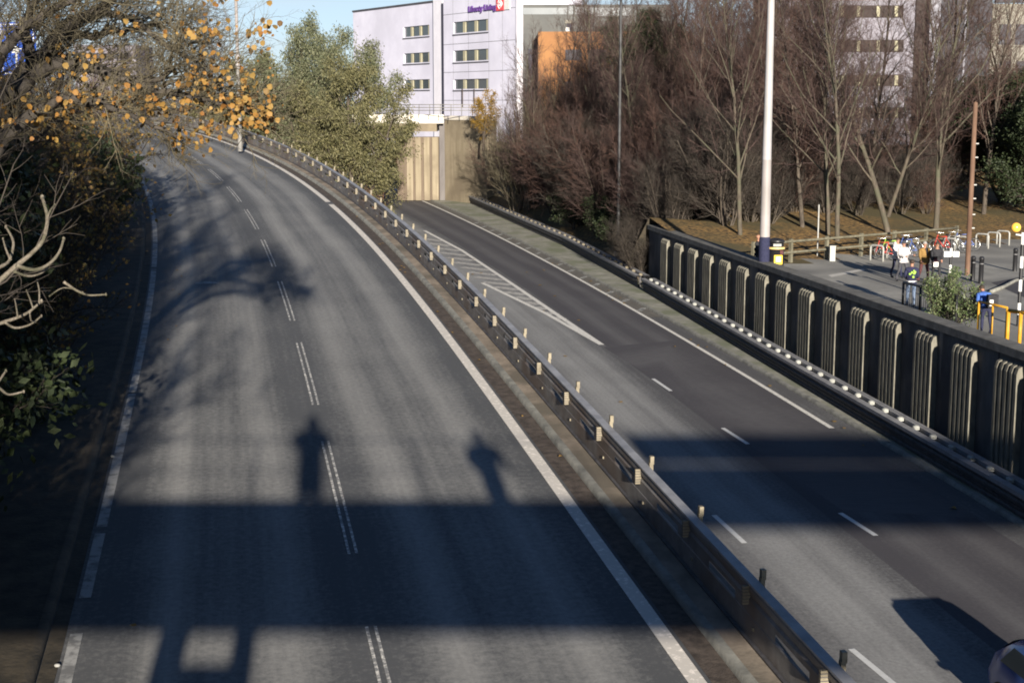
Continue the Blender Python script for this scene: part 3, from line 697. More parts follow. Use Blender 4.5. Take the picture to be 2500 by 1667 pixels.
shrub = [tree_meshes('bare shrub', 41 + i, spec_shrub, M['bark'], (M['twig'], M['twig_dark'], M['twig_red'])[i], fan(i, 11, 5.0, .06, .75), 1) for i in range(3)]
whip = [tree_meshes('whippy shrub', 51 + i, spec_whip, M['bark_pale'], (M['twig_pale'], M['twig'])[i], fan(7 + i, 9, 6.5, .065, .42), 1) for i in range(2)]
spec_leafy = [lv(7, .06, .03, .3, L=7.5, r=.20), lv(6, .12, .08, .3, 14, .15, (25, 60), .55, .5, .03, .5), lv(5, .15, .02, .35, 9, .15, (25, 60), .45, .55, .012), lv(4, .16, -.05, .4, 6, .15, (25, 60), .5, .6, .008)]
DRO = (.35, 0, -1, .45)
willow = [tree_meshes('willow', 61, spec_leafy, M['bark'], M['twig_pale'], [((0, 0, -.2), (.1, 0, 1), 8, .16), ((.2, .1, -.2), (-.35, .2, 1), 7, .13), ((-.1, -.2, -.2), (.5, -.1, 1), 6.5, .12)], 2, (M['willow'], 40000, .17, DRO, 3.2, .15, 2)),
          tree_meshes('grey willow', 62, spec_leafy, M['bark'], M['twig_pale'], [((0, 0, -.2), (-.1, 0, 1), 9, .16), ((.2, .1, -.2), (.35, .2, 1), 8, .13)], 2, (M['willow2'], 36000, .17, DRO, 3.2, .17, 2))]
autumn = tree_meshes('autumn tree', 71, spec_leafy, M['bark_dark'], M['twig_dark'], None, 2, (M['ochre'], 5200, .17, None, 1.5, .12, 2))
yellow = tree_meshes('yellow tree', 72, spec_leafy, M['bark'], M['twig_pale'], None, 2, (M['yellow'], 5500, .20, None, 1.6, .2, 2))
ever = tree_meshes('evergreen', 73, spec_leafy, M['bark_dark'], M['twig_dark'], [((0, 0, -.2), (.1, 0, 1), 6, .14), ((.2, .1, -.2), (-.45, .3, 1), 5.5, .12), ((-.1, -.2, -.2), (.5, -.3, 1), 5.2, .12)], 2, (M['green'], 62000, .13, None, 1.9, .2, 1))
holly = tree_meshes('holly bush', 74, spec_shrub, M['bark_dark'], M['twig_dark'], fan(3, 9, 3.2, .04, .9), 1, (M['green2'], 7500, .16, None, 1.7, .10, 1))
scrub = tree_meshes('dark scrub', 75, spec_shrub, M['bark_dark'], M['twig_dark'], fan(4, 11, 4.4, .05, .9), 1, (M['ochre'], 2600, .15, None, 1.5, .08, 2))
holly2 = tree_meshes('dark holly', 77, spec_shrub, M['bark_dark'], M['twig_dark'], fan(3, 9, 3.2, .04, .9), 1, (M['green'], 7000, .16, None, 1.7, .10, 1))
bramble = tree_meshes('brown bramble', 76, spec_shrub, M['bark'], M['twig_red'], fan(5, 10, 4.5, .04, .8), 1, (M['brownleaf'], 4200, .16, None, 1.7, .08, 1))
def gl_(u, Y, r=0):                                      # ground point on the right-hand side under photo column u at depth Y
    x = (u - CX) / F * Y
    if Y > 82 and r: x = max(x, xrail(Y) + .6 + r)
    return Vector((x, Y, zrightground(x, Y) - .05))
G1 = 'bare shrubs on the wooded bank'
sh = [
 (1190, 128, 2, .95, 'low dark bare shrub against the concrete bridge abutment'), (1250, 112, 0, .95, 'rounded bare shrub right of the orange leaved tree'),
 (1325, 104, 1, 1.05, 'wide bare shrub below the orange clad building'), (1400, 98, 0, 1.1, 'dense purple brown shrub left of the thin dark lamp column'),
 (1470, 110, 2, 1.25, 'reddish shrub rising behind the thin dark lamp column'), (1452, 99, 1, .9, 'dark twiggy shrub at the foot of the thin lamp column'), (1555, 85.5, 1, .42, 'low dark shrub tucked behind the end of the ribbed wall'), (1590, 86, 1, .5, 'low shrub over the end of the ribbed wall'), 
 (1575, 98, 0, 1.1, 'bare shrub just right of the thin dark lamp column'), (1640, 90, 2, 1.1, 'bare shrub behind the far end of the ribbed wall'),
 (1690, 104, 0, 1.35, 'tall brown shrub left of the white mast'), (1740, 88, 1, .9, 'low shrub by the fence left of the white mast'),
 (1560, 124, 2, 1.5, 'high reddish shrub crown between the lamp column and the white mast'), (1380, 126, 0, 1.4, 'high bare shrub before the orange clad building'),
 (1800, 100, 2, 1.3, 'brown shrub directly behind the white mast'), (1880, 104, 0, 1.3, 'bare shrub right of the white mast'), (2000, 108, 2, 1.25, 'reddish shrub below the lilac building'),
 (2120, 104, 1, 1.2, 'dark shrub among the trunks under the lilac building'), (2290, 100, 2, 1.15, 'reddish shrub behind the bicycle stands')]
for i, (u, Y, k, s_, lab) in enumerate(sh):
    plant(shrub[k], gl_(u, Y, 1.7 * s_), i * 1.3, s_ * 1.18, 'bare_shrub', lab, 'shrub', G1)
rnd = random.Random(99)
for i in range(24):
    u = 1640 + 640 * (i / 23) + rnd.uniform(-15, 15); Y = rnd.uniform(81, 90) + (6 if u > 1950 else 0)
    plant(shrub[rnd.choice([0, 1, 1, 2])], gl_(u, Y), rnd.uniform(0, 6), rnd.uniform(.75, 1.15) * (.72 if u > 1950 else 1), 'bare_shrub', 'one of the low tangled bushes between the trunks behind the plaza fence', 'shrub', 'low bushes behind the plaza fence')
for i in range(26):
    u = 1200 + 760 * (i / 25) + rnd.uniform(-18, 18); Y = rnd.choice([88, 93, 99, 107, 115, 122]) + (8 if u < 1400 else 0)
    if 1430 < u < 1590: Y = max(Y, 99)
    plant(shrub[rnd.choice([0, 1, 1, 2, 0])], gl_(u, Y, 2.4), rnd.uniform(0, 6), rnd.uniform(1.05, 1.5), 'bare_shrub', 'one of the many tangled purple brown bushes filling the thicket below the lamp column', 'shrub', 'tangled thicket bushes')
G2 = 'whippy upright shrubs on the wooded bank'
wh = [(1290, 118, 0, 1.0, 'pale whippy sapling in front of the grey clad building'), (1345, 122, 0, 1.15, 'straw coloured sapling before the orange cladding'), (1420, 118, 1, 1.2, 'upright whippy shrub left of the dark lamp column'),
      (1500, 116, 1, 1.25, 'upright whippy shrub behind the dark lamp column'), (1600, 112, 0, 1.2, 'upright pale shrub under the green conifer'), (1660, 118, 1, 1.4, 'tall whippy shrub between conifer and white mast'),
      (1760, 116, 1, 1.4, 'tall whippy shrub just left of the white mast'), (1215, 122, 1, .9, 'thin whippy shrub in front of the white facade'), (1930, 112, 1, 1.3, 'whippy shrub left of the lilac building windows')]
for i, (u, Y, k, s_, lab) in enumerate(wh):
    plant(whip[k], gl_(u, Y, 2.0), i * 2.1, s_, 'upright_shrub', lab, 'shrub', G2)
G3 = 'bare trees behind the plaza fence'
tr = [(1808, 78, tall[0], .9, 'pale barked tree right beside the white mast'), (1700, 92, tall[1], .95, 'bare tree behind the far end of the ribbed wall'), (1960, 82, tall[1], .9, 'slim bare tree behind the litter bin fence'),
      (2022, 80, tall[0], 1.0, 'straight pale trunk left of a twin trunk'), (2046, 78, tall[0], .95, 'straight pale trunk standing close to its twin'), (2172, 82, fork[0], 1.05, 'leaning forked pale tree above the pedestrians'),
      (2285, 84, tall[0], 1.1, 'upright pale tree left of the brown pole'), (2115, 96, tall[1], 1.0, 'thin bare tree in front of the lilac building'), (2400, 92, tall[1], 1.05, 'bare tree right of the brown pole'),
      (1880, 96, tall[1], 1.0, 'bare tree seen between the white mast and the twin trunks'), (2240, 104, fork[0], 1.05, 'far forked tree before the pale tower'), (1620, 128, tall[1], 1.0, 'bare tree crown left of the yellowing tree'),
      (1770, 130, tall[0], 1.05, 'distant bare tree above the white mast'), (2470, 100, fork[0], 1.0, 'forked tree above the yellow globe'), (1440, 138, tall[1], .8, 'slender tree before the grey glazed building')]
for i, (u, Y, k, s_, lab) in enumerate(tr):
    plant(k, gl_(u, Y), i * 1.7 + .4, s_, 'bare_tree', lab, 'tree', G3)
rnd = random.Random(123)
for i in range(15):
    u = 1580 + 400 * (i / 14) + rnd.uniform(-20, 20); Y = rnd.uniform(96, 126)
    plant(rnd.choice([tall[0], tall[1], tall[1], fork[0]]), gl_(u, Y), rnd.uniform(0, 6), rnd.uniform(.85, 1.1), 'bare_tree', 'one of the many bare trees standing deep in the wood before the lilac building', 'tree', 'bare trees deep in the wood')
for i in range(9):
    u = 1270 + 370 * (i / 8) + rnd.uniform(-14, 14); Y = rnd.uniform(108, 132)
    plant(whip[i % 2], gl_(u, Y), rnd.uniform(0, 6), rnd.uniform(1.2, 1.6), 'upright_shrub', 'one of the whippy saplings screening the orange wing', 'shrub', 'whippy saplings before the orange wing')
for i, (u, Y) in enumerate([(1310, 120), (1365, 126), (1425, 118), (1475, 124), (1540, 120)]):
    plant(tall[i % 2], gl_(u, Y, 1.5), i * 1.3, .82 + .05 * (i % 3), 'bare_tree', 'one of the slender bare trees in front of the orange wing', 'tree', 'slender bare trees before the orange wing')
plant(ever, at(1580, 215, 112), .5, .85, 'conifer', 'green evergreen tree rising behind the bare shrubs', 'tree', None, .85)
plant(yellow, at(1180, 365, 131), 1.0, .55, 'autumn_tree', 'small orange yellow tree in front of the abutment', 'tree')
plant(yellow, gl_(1815, 140) + Vector((0, 0, 5.5)), 2.0, .55, 'autumn_tree', 'yellowing treetop left of the white mast top', 'tree')
for i, (u, Y, s_, lab) in enumerate([(2440, 98, 1.3, 'dark evergreen behind the yellow globe'), (2540, 92, 1.3, 'dark evergreen at the right edge behind the hoops'), (2360, 112, 1.1, 'dark evergreen behind the brown pole')]):
    plant(ever, gl_(u, Y), i * 2.0, s_, 'evergreen_tree', lab, 'tree', 'dark evergreens beyond the bicycle stands')
for i, (u, Y, s_, lab) in enumerate([(1225, 104, .8, 'low dark leafy bush behind the crash barrier near the abutment'), (1330, 96, .75, 'low dark leafy bush on the bank below the shrubs'), (1420, 91, .65, 'dark leafy bush left of the lamp column cabinet')]):
    plant(holly2, gl_(u, Y, 1.2), i * 2.0, s_, 'leafy_bush', lab, 'bush')
for X, Y, lab in ((7.3, 82.7, 'added dark bush in place of shade at the end of the ribbed wall'), (7.0, 84.6, 'added dark bush in place of shade on the bank past the ribbed wall')):  # bushes added to darken the lit bank face
    plant(shrub[1], Vector((X, Y, zright(Y) + .2)), X, .55, 'leafy_bush', lab, 'bush')
hb = on(2318, 800, -7.5); plant(holly, Vector((hb.x, hb.y, PLZ)), .3, .50, 'leafy_bush', 'glossy green bush between the black and the yellow railings', 'bush')
# willows between the two roads
def ml(u, Y, z=None): return Vector(((u - CX) / F * Y, Y, zright(Y) - .1 if z is None else z))
for i, (u, Y, k, s_, lab) in enumerate([(862, 116, 0, 1.45, 'broad olive willow right beside the concrete abutment'), (745, 122, 1, 1.4, 'grey green willow left of the broad olive one'), (640, 126, 0, 1.55, 'olive willow standing beside the left lamp column'), (800, 140, 1, 1.6, 'tall willow crown between two nearer willows')]):
    plant(willow[k], ml(u, Y), i * 1.9, s_, 'willow_tree', lab, 'tree', 'willows between the carriageways')
for i, (u, Y, s_, lab) in enumerate([(735, 106, .95, 'reddish brown bramble below the willows'), (675, 112, 1.0, 'reddish brown bramble beside the left lamp column'), (880, 106, .7, 'brown bramble at the foot of the broad willow')]):
    plant(bramble, ml(u, Y), i * 1.9, s_, 'bramble_bush', lab, 'bush', 'brambles under the willows')
# trees beyond the bend, top left
for i, (u, Y, k, s_, lab) in enumerate([(500, 150, tall[1], .85, 'bare tree left of the left lamp column'), (390, 160, tall[0], .95, 'olive bare tree beyond the bend'), (280, 150, tall[1], .9, 'bare tree far up the road on the left'), (150, 140, tall[0], .9, 'far bare tree behind the blue sign'), (560, 175, tall[1], .9, 'distant bare tree behind the left lamp column'), (30, 120, tall[1], .9, 'bare tree at the left edge beyond the road')]):
    plant(k, ml(u, Y, 8.0), i * 1.1, s_, 'bare_tree', lab, 'tree', 'bare trees beyond the bend')
for i, (u, Y, s_, lab) in enumerate([(470, 138, 1.1, 'brown thicket on the outside of the bend'), (330, 135, 1.2, 'brown thicket behind the orange leaves'), (210, 125, 1.2, 'brown thicket left along the bend'), (560, 140, 1.0, 'brown thicket behind the left lamp column'), (80, 110, 1.2, 'brown thicket at the far left of the bend')]):
    plant(shrub[i % 3], ml(u, Y, 8.6), i * 1.1, s_, 'bare_shrub', lab, 'shrub', 'thickets along the bend')
# left bank: scrub and the trees that shade the verge
def lb(X, Y, off=0):
    s_ = LP.sY(Y); d = np.interp(Y, LP.p[:, 1], LP.p[:, 0]) - X
    return Vector((X, Y, zleft(Y) + float(np.interp(d, [4, 7.2, 8.5, 11, 14, 19, 27], [.1, .1, .5, 1.3, 2.2, 3.2, 3.6])) - .1 + off))
for i, (X, Y, m_, s_, lab) in enumerate([(-11.6, 36, scrub, .72, 'dark scrub with a few ochre leaves beside the shaded verge'), (-13.4, 41, scrub, .85, 'dark scrub below the orange branch'), (-14.6, 46, scrub, .95, 'dark scrub leaning over the left road edge'), (-15.3, 52, holly2, 1.0, 'green leafed bush at the left road edge by the bend'), (-10.4, 30, scrub, .6, 'shaded scrub at the lower left verge'), (-16.1, 56, scrub, .95, 'shaded scrub at the inside of the bend'),
        (-17.9, 61, scrub, 1.0, 'scrub further back along the bend'), (-16.6, 44, shrub[1], .95, 'dark bare shrub behind the scrub on the left bank'), (-14.2, 35, shrub[1], .9, 'dark bare shrub high on the left bank'), (-18.8, 51, scrub, 1.2, 'tall ochre flecked scrub behind the roadside bushes'), (-21.5, 66, shrub[1], 1.0, 'dark bare shrub at the inside of the bend')]):
    plant(m_, lb(X, Y), i * 1.4, s_, 'scrub_bush', lab, 'bush', 'scrub along the left bank')
for i, (X, Y, s_, lab) in enumerate([(-12.0, 26, 1.0, 'ochre leaved tree on the left bank over the scrub'), (-14.2, 33, 1.1, 'second ochre leaved tree further along the left bank')]):
    plant(autumn, lb(X, Y), i * 2.2, s_, 'autumn_tree', lab, 'tree', 'ochre trees on the left bank')
for i, (X, Y, s_, lab) in enumerate([(-10.8, -3, 1.3, 'dense evergreen beside the footbridge'), (-10.6, 8, 1.2, 'dense evergreen on the left bank nearest the footbridge'), (-11.2, 14, 1.35, 'dense evergreen shading the left verge'), (-11.2, 20, 1.35, 'dense evergreen further along the left bank'), (-13.9, 28, 1.25, 'dense evergreen behind the pale branches')]):
    plant(ever, lb(X, Y, -1.6), i * 1.7, s_, 'evergreen_tree', lab, 'tree', 'evergreens along the left bank', s_ * (1.45 if Y == 8 else 1))
for i, (X, Y, m__, s_, lab) in enumerate([(-11.3, 28, over[0], .78, 'bare tree on the left bank behind the pale branches'), (-12.9, 36, over[1], .78, 'forked bare tree on the left bank where the bend begins'), (-6.4, 5, over[1], .72, 'forked bare tree beside the footbridge'), (-7.0, 8, over[0], .72, 'slender bare tree close to the footbridge'), (-8.4, 15, over[0], .85, 'bare tree overhanging the left road from the bank'), (-9.7, 22, over[1], .8, 'forked bare tree high on the left bank'), (-7.6, 11, over[0], .8, 'bare tree beside the left road near the footbridge')]):
    plant(m__, lb(X, Y), i * 2.3, s_, 'bare_tree', lab, 'tree', 'bare trees on the left bank')
# the leaning tree with orange leaves: limbs laid out one by one, twigs grown from them
def limb_tree():
    t = empty('autumn_tree', at(-160, 900, 19), 0, 'big leaning tree with the last orange leaves over the left road', 'tree'); inv = -Vector(t.location)
    limbs = [([(-200, 980), (-130, 700), (-60, 420), (10, 250), (75, 165)], 19, .22, .12), ([(10, 250), (90, 170), (150, 90), (210, 40), (330, -30)], 18.5, .11, .04), ([(40, 215), (130, 155), (230, 165), (330, 205), (430, 228), (530, 250), (640, 285)], 18, .10, .015),
             ([(75, 165), (160, 60), (260, 30), (330, 50), (400, 110), (470, 150)], 19.5, .08, .02), ([(-60, 420), (60, 290), (150, 240), (250, 250), (340, 290), (430, 335)], 17.5, .09, .015), ([(75, 165), (60, 60), (110, -40)], 18, .08, .04),
             ([(150, 90), (280, 80), (360, 66), (420, 50)], 20, .06, .012), ([(330, 205), (400, 185), (450, 150)], 18, .04, .012), ([(-80, 330), (0, 130), (60, 70), (130, 20), (250, -20)], 17, .09, .03)]
    spec = [lv(5, .12, .02, .3), lv(4, .15, .01, .4, 7, .1, (25, 60), .55, .6, .006), lv(3, .16, .0, .5, 5, .1, (25, 60), .5, .6, .004)]
    rnd = random.Random(5); tr_ = []; out = [[], [], []]; ends = []
    for path, Y, r0, r1 in limbs:
        P = []
        for i in range(len(path) - 1):
            for k in range(5): u = path[i][0] + (path[i + 1][0] - path[i][0]) * k / 5; v = path[i][1] + (path[i + 1][1] - path[i][1]) * k / 5; P.append(at(u + rnd.gauss(0, 3), v + rnd.gauss(0, 3), Y + rnd.gauss(0, .03)) + inv)
        P.append(at(*path[-1], Y) + inv); n = len(P) - 1
        for i in range(n): tr_.append((*P[i], *P[i + 1], r0 + (r1 - r0) * i / n, r0 + (r1 - r0) * (i + 1) / n))
        v, q = prisms(tr_, 7); link('trunk' if r0 > .2 else 'limb', np_mesh('leaning limb', v, q, [M['bark_dark']], True), t); tr_ = []
        if r0 < .2:
            for i in range(2, n):
                for k in range(2):
                    d = (P[i + 1] - P[i]).normalized(); a_ = d.orthogonal(); a_.rotate(Matrix.Rotation(rnd.uniform(0, 6.28), 3, d))
                    dd = d * .8 + a_.normalized() * rnd.uniform(.4, .9) + Vector((0, 0, .3)); grow(rnd, P[i], dd, rnd.uniform(.35, 1.0) if Y < 18 else rnd.uniform(.5, 1.5), .009, 0, spec, out, ends)
    V = []; Q = []; nb = 0
    for l in range(3): v, q = prisms(out[l], 3); V.append(v); Q.append(q + nb); nb += len(v)
    link('branches', np_mesh('leaning branches', np.concatenate(V), np.concatenate(Q), [M['twig_pale']]), t)
    # leaves: hanging maple-like blades, clustered
    cl = [(600, 275, 45, 28, 90), (560, 240, 45, 30, 50), (650, 285, 22, 22, 34), (490, 200, 40, 30, 40), (440, 245, 60, 26, 50), (330, 240, 55, 24, 60), (250, 235, 50, 26, 30), (210, 145, 30, 20, 26), (160, 140, 30, 30, 14), (200, 215, 40, 40, 22), (170, 245, 45, 25, 22), (480, 80, 45, 40, 22), (530, 60, 30, 40, 10), (640, 80, 22, 30, 26), (440, 345, 40, 22, 20), (510, 320, 25, 30, 26), (420, 300, 40, 30, 18), (110, 275, 60, 30, 26), (30, 290, 40, 30, 26), (100, 300, 60, 30, 20), (540, 10, 30, 20, 8), (145, 40, 20, 30, 6), (310, 90, 30, 30, 6), (560, 180, 40, 40, 22), (520, 140, 60, 50, 20), (380, 70, 100, 50, 12), (600, 200, 40, 40, 14)]
    b = MB()
    def leaf(c, s_):
        a_ = Vector((rnd.gauss(0, .5), rnd.gauss(0, .5), -1)).normalized(); w = a_.cross(Vector((rnd.gauss(0, .6), -1, rnd.gauss(0, .4)))).normalized(); n_ = a_.cross(w) * s_
        sh_ = [(0, -.5), (.24, -.42), (.46, -.28), (.42, 0), (.40, .22), (.20, .34), (0, .55), (-.20, .34), (-.40, .22), (-.42, 0), (-.46, -.28), (-.24, -.42)]
        b.face([c + w * x_ * s_ + a_ * y_ * s_ + n_ * (.18 * abs(x_) - .1 * y_ * y_) for x_, y_ in sh_])
    for u, v, su, sv, n in cl:
        for i in range(int(n * 1.4)): leaf(at(u + rnd.gauss(0, su * .8), v + rnd.gauss(0, sv * .8), rnd.uniform(17, 19.2)) + inv, rnd.choice([.034, .045, .055, .07, .078]))
    me = bpy.data.meshes.new('hanging leaves'); me.from_pydata(b.v, [], b.f); me.materials.append(M['orange']); link('leaves', me, t)
limb_tree()
# pale close branch ends at the left edge
def close_branch(label, paths, Y):
    t = empty('tree_branch', at(-60, 700, Y), 0, label, 'branch', 'pale branches reaching in from the left'); inv = -Vector(t.location); rnd = random.Random(8)
    main = True
    for path, r in paths:
        b = MB(); P = [at(u, 0 + v, Y + i * .06) + inv for i, (u, v) in enumerate(path)]
        Q = []
        for i in range(len(P) - 1):
            for k in range(4):
                t_ = k / 4; p0 = P[max(i - 1, 0)]; p1 = P[i]; p2 = P[i + 1]; p3 = P[min(i + 2, len(P) - 1)]
                Q.append(.5 * ((2 * p1) + (p2 - p0) * t_ + (2 * p0 - 5 * p1 + 4 * p2 - p3) * t_ * t_ + (3 * p1 - p0 - 3 * p2 + p3) * t_ ** 3))
        Q.append(P[-1]); n = len(Q) - 1
        b.tube(Q, [r * (1 - .45 * i / n) * (1.12 if i % 5 == 0 else 1) for i in range(n + 1)], 7); b.sphere(Q[-1], r * .85, 6, 0, (1, 1, 1.5))
        b.build('limb' if main else 'twig', M['bark_near'], t); main = False
def z4(L): return [(x / 2.766, 500 + y / 2.766) for x, y in L]
close_branch('pale curved branch with upturned tips at the left edge', [(z4([(-160, 640), (0, 510), (110, 410), (200, 340), (290, 240), (320, 100), (300, 0), (285, -50)]), .013), (z4([(110, 410), (230, 440), (330, 400), (400, 320), (430, 230)]), .010), (z4([(95, 450), (180, 480), (260, 470), (320, 430)]), .007), (z4([(-120, 480), (0, 420), (60, 380), (90, 280), (80, 220), (40, 150)]), .009), (z4([(70, 370), (40, 300), (20, 230)]), .006), (z4([(300, 200), (330, 60), (370, 0)]), .006)], 7.0)
close_branch('lower pale branch with many short twigs at the left edge', [(z4([(-160, 850), (0, 800), (120, 760), (200, 720), (280, 650)]), .010), (z4([(30, 790), (100, 830), (200, 810), (280, 750)]), .007), (z4([(225, 700), (200, 630), (180, 580)]), .005), (z4([(265, 660), (265, 580), (250, 510)]), .005), (z4([(120, 760), (110, 690), (100, 640)]), .005), (z4([(200, 720), (210, 780), (240, 790)]), .005)], 7.2)
close_branch('short pale twig ends low at the left edge', [(z4([(-120, 1330), (-40, 1240), (0, 1180), (40, 1120)]), .008), (z4([(-60, 1200), (0, 1240), (60, 1280), (160, 1260)]), .008)], 7.0)
close_branch('thin brown twig with a cut tip above the shaded verge', [(z4([(430, 520), (520, 580), (600, 610), (715, 605)]), .012), (z4([(330, 620), (430, 560), (560, 590)]), .006)], 12.0)

# ------------------------------------------------------------------ masts and lamp columns
m_ = empty('lighting_mast', gl_(1868, 62.5) * 1, 0, 'tall thick white lighting mast standing behind the ribbed wall', 'lamp post'); m_.location.z = PLZ
b = MB(); b.lathe([(.215, 1.9), (.205, 3.0), (.19, 5.2)], n=20); b.build('lower_shaft', M['mast_pink'], m_)
b = MB(); b.lathe([(.192, 5.2), (.186, 5.21), (.16, 9), (.11, 17), (.11, 17.02), (0, 17.02)], n=20); b.build('upper_shaft', M['mast'], m_)
b = MB(); b.lathe([(.24, 0), (.24, 1.85), (.215, 1.95)], n=20); b.build('dark_base', M['cl_navy'], m_)  # bottom section of the mast, darker and a little wider
b = MB(); b.box((0, 0, 17.2), (1.6, .4, .25)); b.build('lamp_head', M['steel'], m_)
p = gl_(1510, 88); c = empty('lamp_column', (p.x, p.y, p.z), 0, 'thin dark lamp column with a cabinet base on the wooded bank', 'lamp post')
b = MB(); b.lathe([(.11, .6), (.095, 6), (.09, 10.4)], n=12); b.build('lower_shaft', M['pole_dark'], c)
b = MB(); b.lathe([(.085, 10.4), (.08, 14), (.075, 18), (0, 18)], n=12); b.build('upper_shaft', M['pole_dark'], c)
b = MB(); b.box((0, 0, .32), (.42, .42, .72)); b.box((0, 0, .7), (.48, .48, .05)); b.build('base_cabinet', M['steel'], c)
b = MB(); b.box((.5, -.3, 18), (1.3, .3, .15)); b.build('lamp_head', M['steel'], c)
a_ = LP.sY(88.0); p = LP.at(a_, 5.9, 0); p = at(586, 345, 88); c = empty('lamp_column', (p.x, p.y, p.z), 0, 'grey lamp column standing behind the barrier on the bend', 'lamp post')
b = MB(); b.lathe([(.15, -.6), (.14, 1.5), (.125, 1.55), (.115, 4.2)], n=12); b.build('lower_shaft', M['pole_grey'], c)
b = MB(); b.lathe([(.135, 4.2), (.135, 5.0), (.10, 5.05), (.085, 12), (0, 12)], n=12); b.build('upper_shaft', M['mast_pink'], c)
b = MB(); b.tube([(0, 0, 12), (-.6, 0, 12.4), (-1.6, 0, 12.5)], .05, 6); b.box((-1.9, 0, 12.5), (.8, .25, .14)); b.build('lamp_head', M['pole_grey'], c)
# blue road sign deep in the branches
s_ = empty('road_sign', at(45, 130, 75), R(-14), 'blue motorway direction sign half hidden by branches', 'road sign')
b = MB(); b.box((0, 0, .2), (2.0, .06, 2.6)); b.build('panel', M['signblue'], s_)
b = MB(); b.box((0, -.035, .2), (1.86, .012, .05)); b.box((-.9, -.035, .2), (.05, .012, 2.4)); b.box((.9, -.035, .2), (.05, .012, 2.4)); b.box((0, -.035, 1.4), (1.86, .012, .05)); b.box((0, -.035, -1.0), (1.86, .012, .05)); b.box((-.1, -.035, -.45), (.12, .012, .9)); b.prism([Vector((-.35, 0, 0)), Vector((.15, 0, 0)), Vector((-.1, 0, .4))], (0, -.041, 0), (0, -.03, 0)); b.build('border_and_arrow', M['whitep'], s_)
for x_ in (-.7, .7):
    b = MB(); b.tube([(x_, .08, -5), (x_, .08, 1.4)], .05, 8); b.build('leg', M['pole_dark'], s_)

# ------------------------------------------------------------------ overbridge and abutment
AY = 140.0
ab = empty('overbridge', at(1080, 480, AY), 0, 'concrete overbridge end with fluted pale abutment and white parapet', 'bridge'); iv = -Vector(ab.location)
def abp(u, v, Y): return at(u, v, Y) + iv
def slab(pa, pb, zt, zb, depth, m, name, skew=0):
    """vertical wall from pa to pb (plan), between zb and zt, going depth back"""
    b = MB(); d = (pb - pa); d.z = 0; n = Vector((d.y, -d.x, 0)).normalized()
    if n.y < 0: n = -n
    P = [Vector((pa.x, pa.y, 0)), Vector((pb.x, pb.y, 0)), Vector((pb.x, pb.y, 0)) + n * depth, Vector((pa.x, pa.y, 0)) + n * depth]
    b.face([p + Vector((0, 0, zb)) for p in P][::-1]); b.face([p + Vector((0, 0, zt)) for p in P])
    for i in range(4): j = (i + 1) % 4; b.face([P[i] + Vector((0, 0, zb)), P[j] + Vector((0, 0, zb)), P[j] + Vector((0, 0, zt)), P[i] + Vector((0, 0, zt))])
    return b.build(name, m, ab)
def zz(v, Y, u=1080): return (at(u, v, Y) + iv).z
zb_ = zz(490, AY)
xs_ = [993, 1008, 1014, 1028, 1035, 1049, 1055, 1070]
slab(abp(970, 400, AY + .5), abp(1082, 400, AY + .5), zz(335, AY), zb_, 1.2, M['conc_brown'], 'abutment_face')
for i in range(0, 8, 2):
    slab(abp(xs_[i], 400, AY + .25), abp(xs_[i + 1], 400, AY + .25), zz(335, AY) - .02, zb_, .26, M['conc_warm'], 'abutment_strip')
slab(abp(1073, 400, AY - .1), abp(1086, 400, AY - .1), zz(300, AY), zb_, 1.0, M['conc_pillar'], 'corner_pillar')
slab(abp(1086, 400, AY), abp(1190, 400, AY - 6), zz(293, AY), zb_, 1.0, M['conc_warm'], 'wing_wall')
slab(abp(880, 310, AY - 1.0), abp(1066, 310, AY - 1.0), zz(301, AY), zz(321, AY), 5, M['conc_warm'], 'deck_beam')
slab(abp(860, 290, AY - 1.2), abp(1083, 290, AY - 1.2), zz(280, AY), zz(301, AY) - .02, .35, M['conc_light'], 'parapet')
slab(abp(1083.5, 290, AY - .1), abp(1200, 290, AY - 6.6), zz(283, AY), zz(293, AY) + .01, .5, M['conc_light'], 'parapet')
b = MB()
for v in (256, 263, 270): b.tube([abp(940, v, AY - .8), abp(1180, v, AY - 6)], .035, 5)
for u in range(945, 1180, 26): t_ = (u - 940) / 240; b.tube([abp(u, 256, AY - .8 - 5.2 * t_), abp(u, 282, AY - .8 - 5.2 * t_)], .035, 5)
b.build('railing', M['pole_grey'], ab)

# ------------------------------------------------------------------ buildings
BYc = 172.0
c0 = at(1261, 290, BYc)
bd = Vector((-math.sin(R(31)), math.cos(R(31)), 0)); bn = Vector((-bd.y, bd.x, 0))       # bn: out of the facade (towards the road)
wb = empty('apartment_block', (c0.x, c0.y, 0), 0, 'lilac white apartment block with rows of dark windows and a purple sign', 'building')
def fac(u, v=200):                                        # photo point -> (t, z) on the facade plane
    d = ray(u, v); O = Vector((0, 0, CAMZ)); D = Vector(d)
    t = (Vector((c0.x, c0.y, CAMZ)) - O).dot(bn) / D.dot(bn); P = O + D * t
    return (P - Vector((c0.x, c0.y, 0))).dot(bd), P.z
def fp(t, out, z): return bd * t + bn * out + Vector((0, 0, z))
def fbox(b, t0, t1, o0, o1, z0, z1, m=0):
    P = [fp(t0, o0, z0), fp(t1, o0, z0), fp(t1, o1, z0), fp(t0, o1, z0)]; Q = [p + Vector((0, 0, z1 - z0)) for p in P]
    b.face(P[::-1], m); b.face(Q, m)
    for i in range(4): j = (i + 1) % 4; b.face([P[i], P[j], Q[j], Q[i]], m)
tg = fac(1084)[0]; tg2 = fac(1080)[0]; tL = fac(900)[0]; tS = fac(1057)[0]
zbase = 5.0; ztR = fac(1150, -16)[1]; ztL = fac(1000, 12)[1]
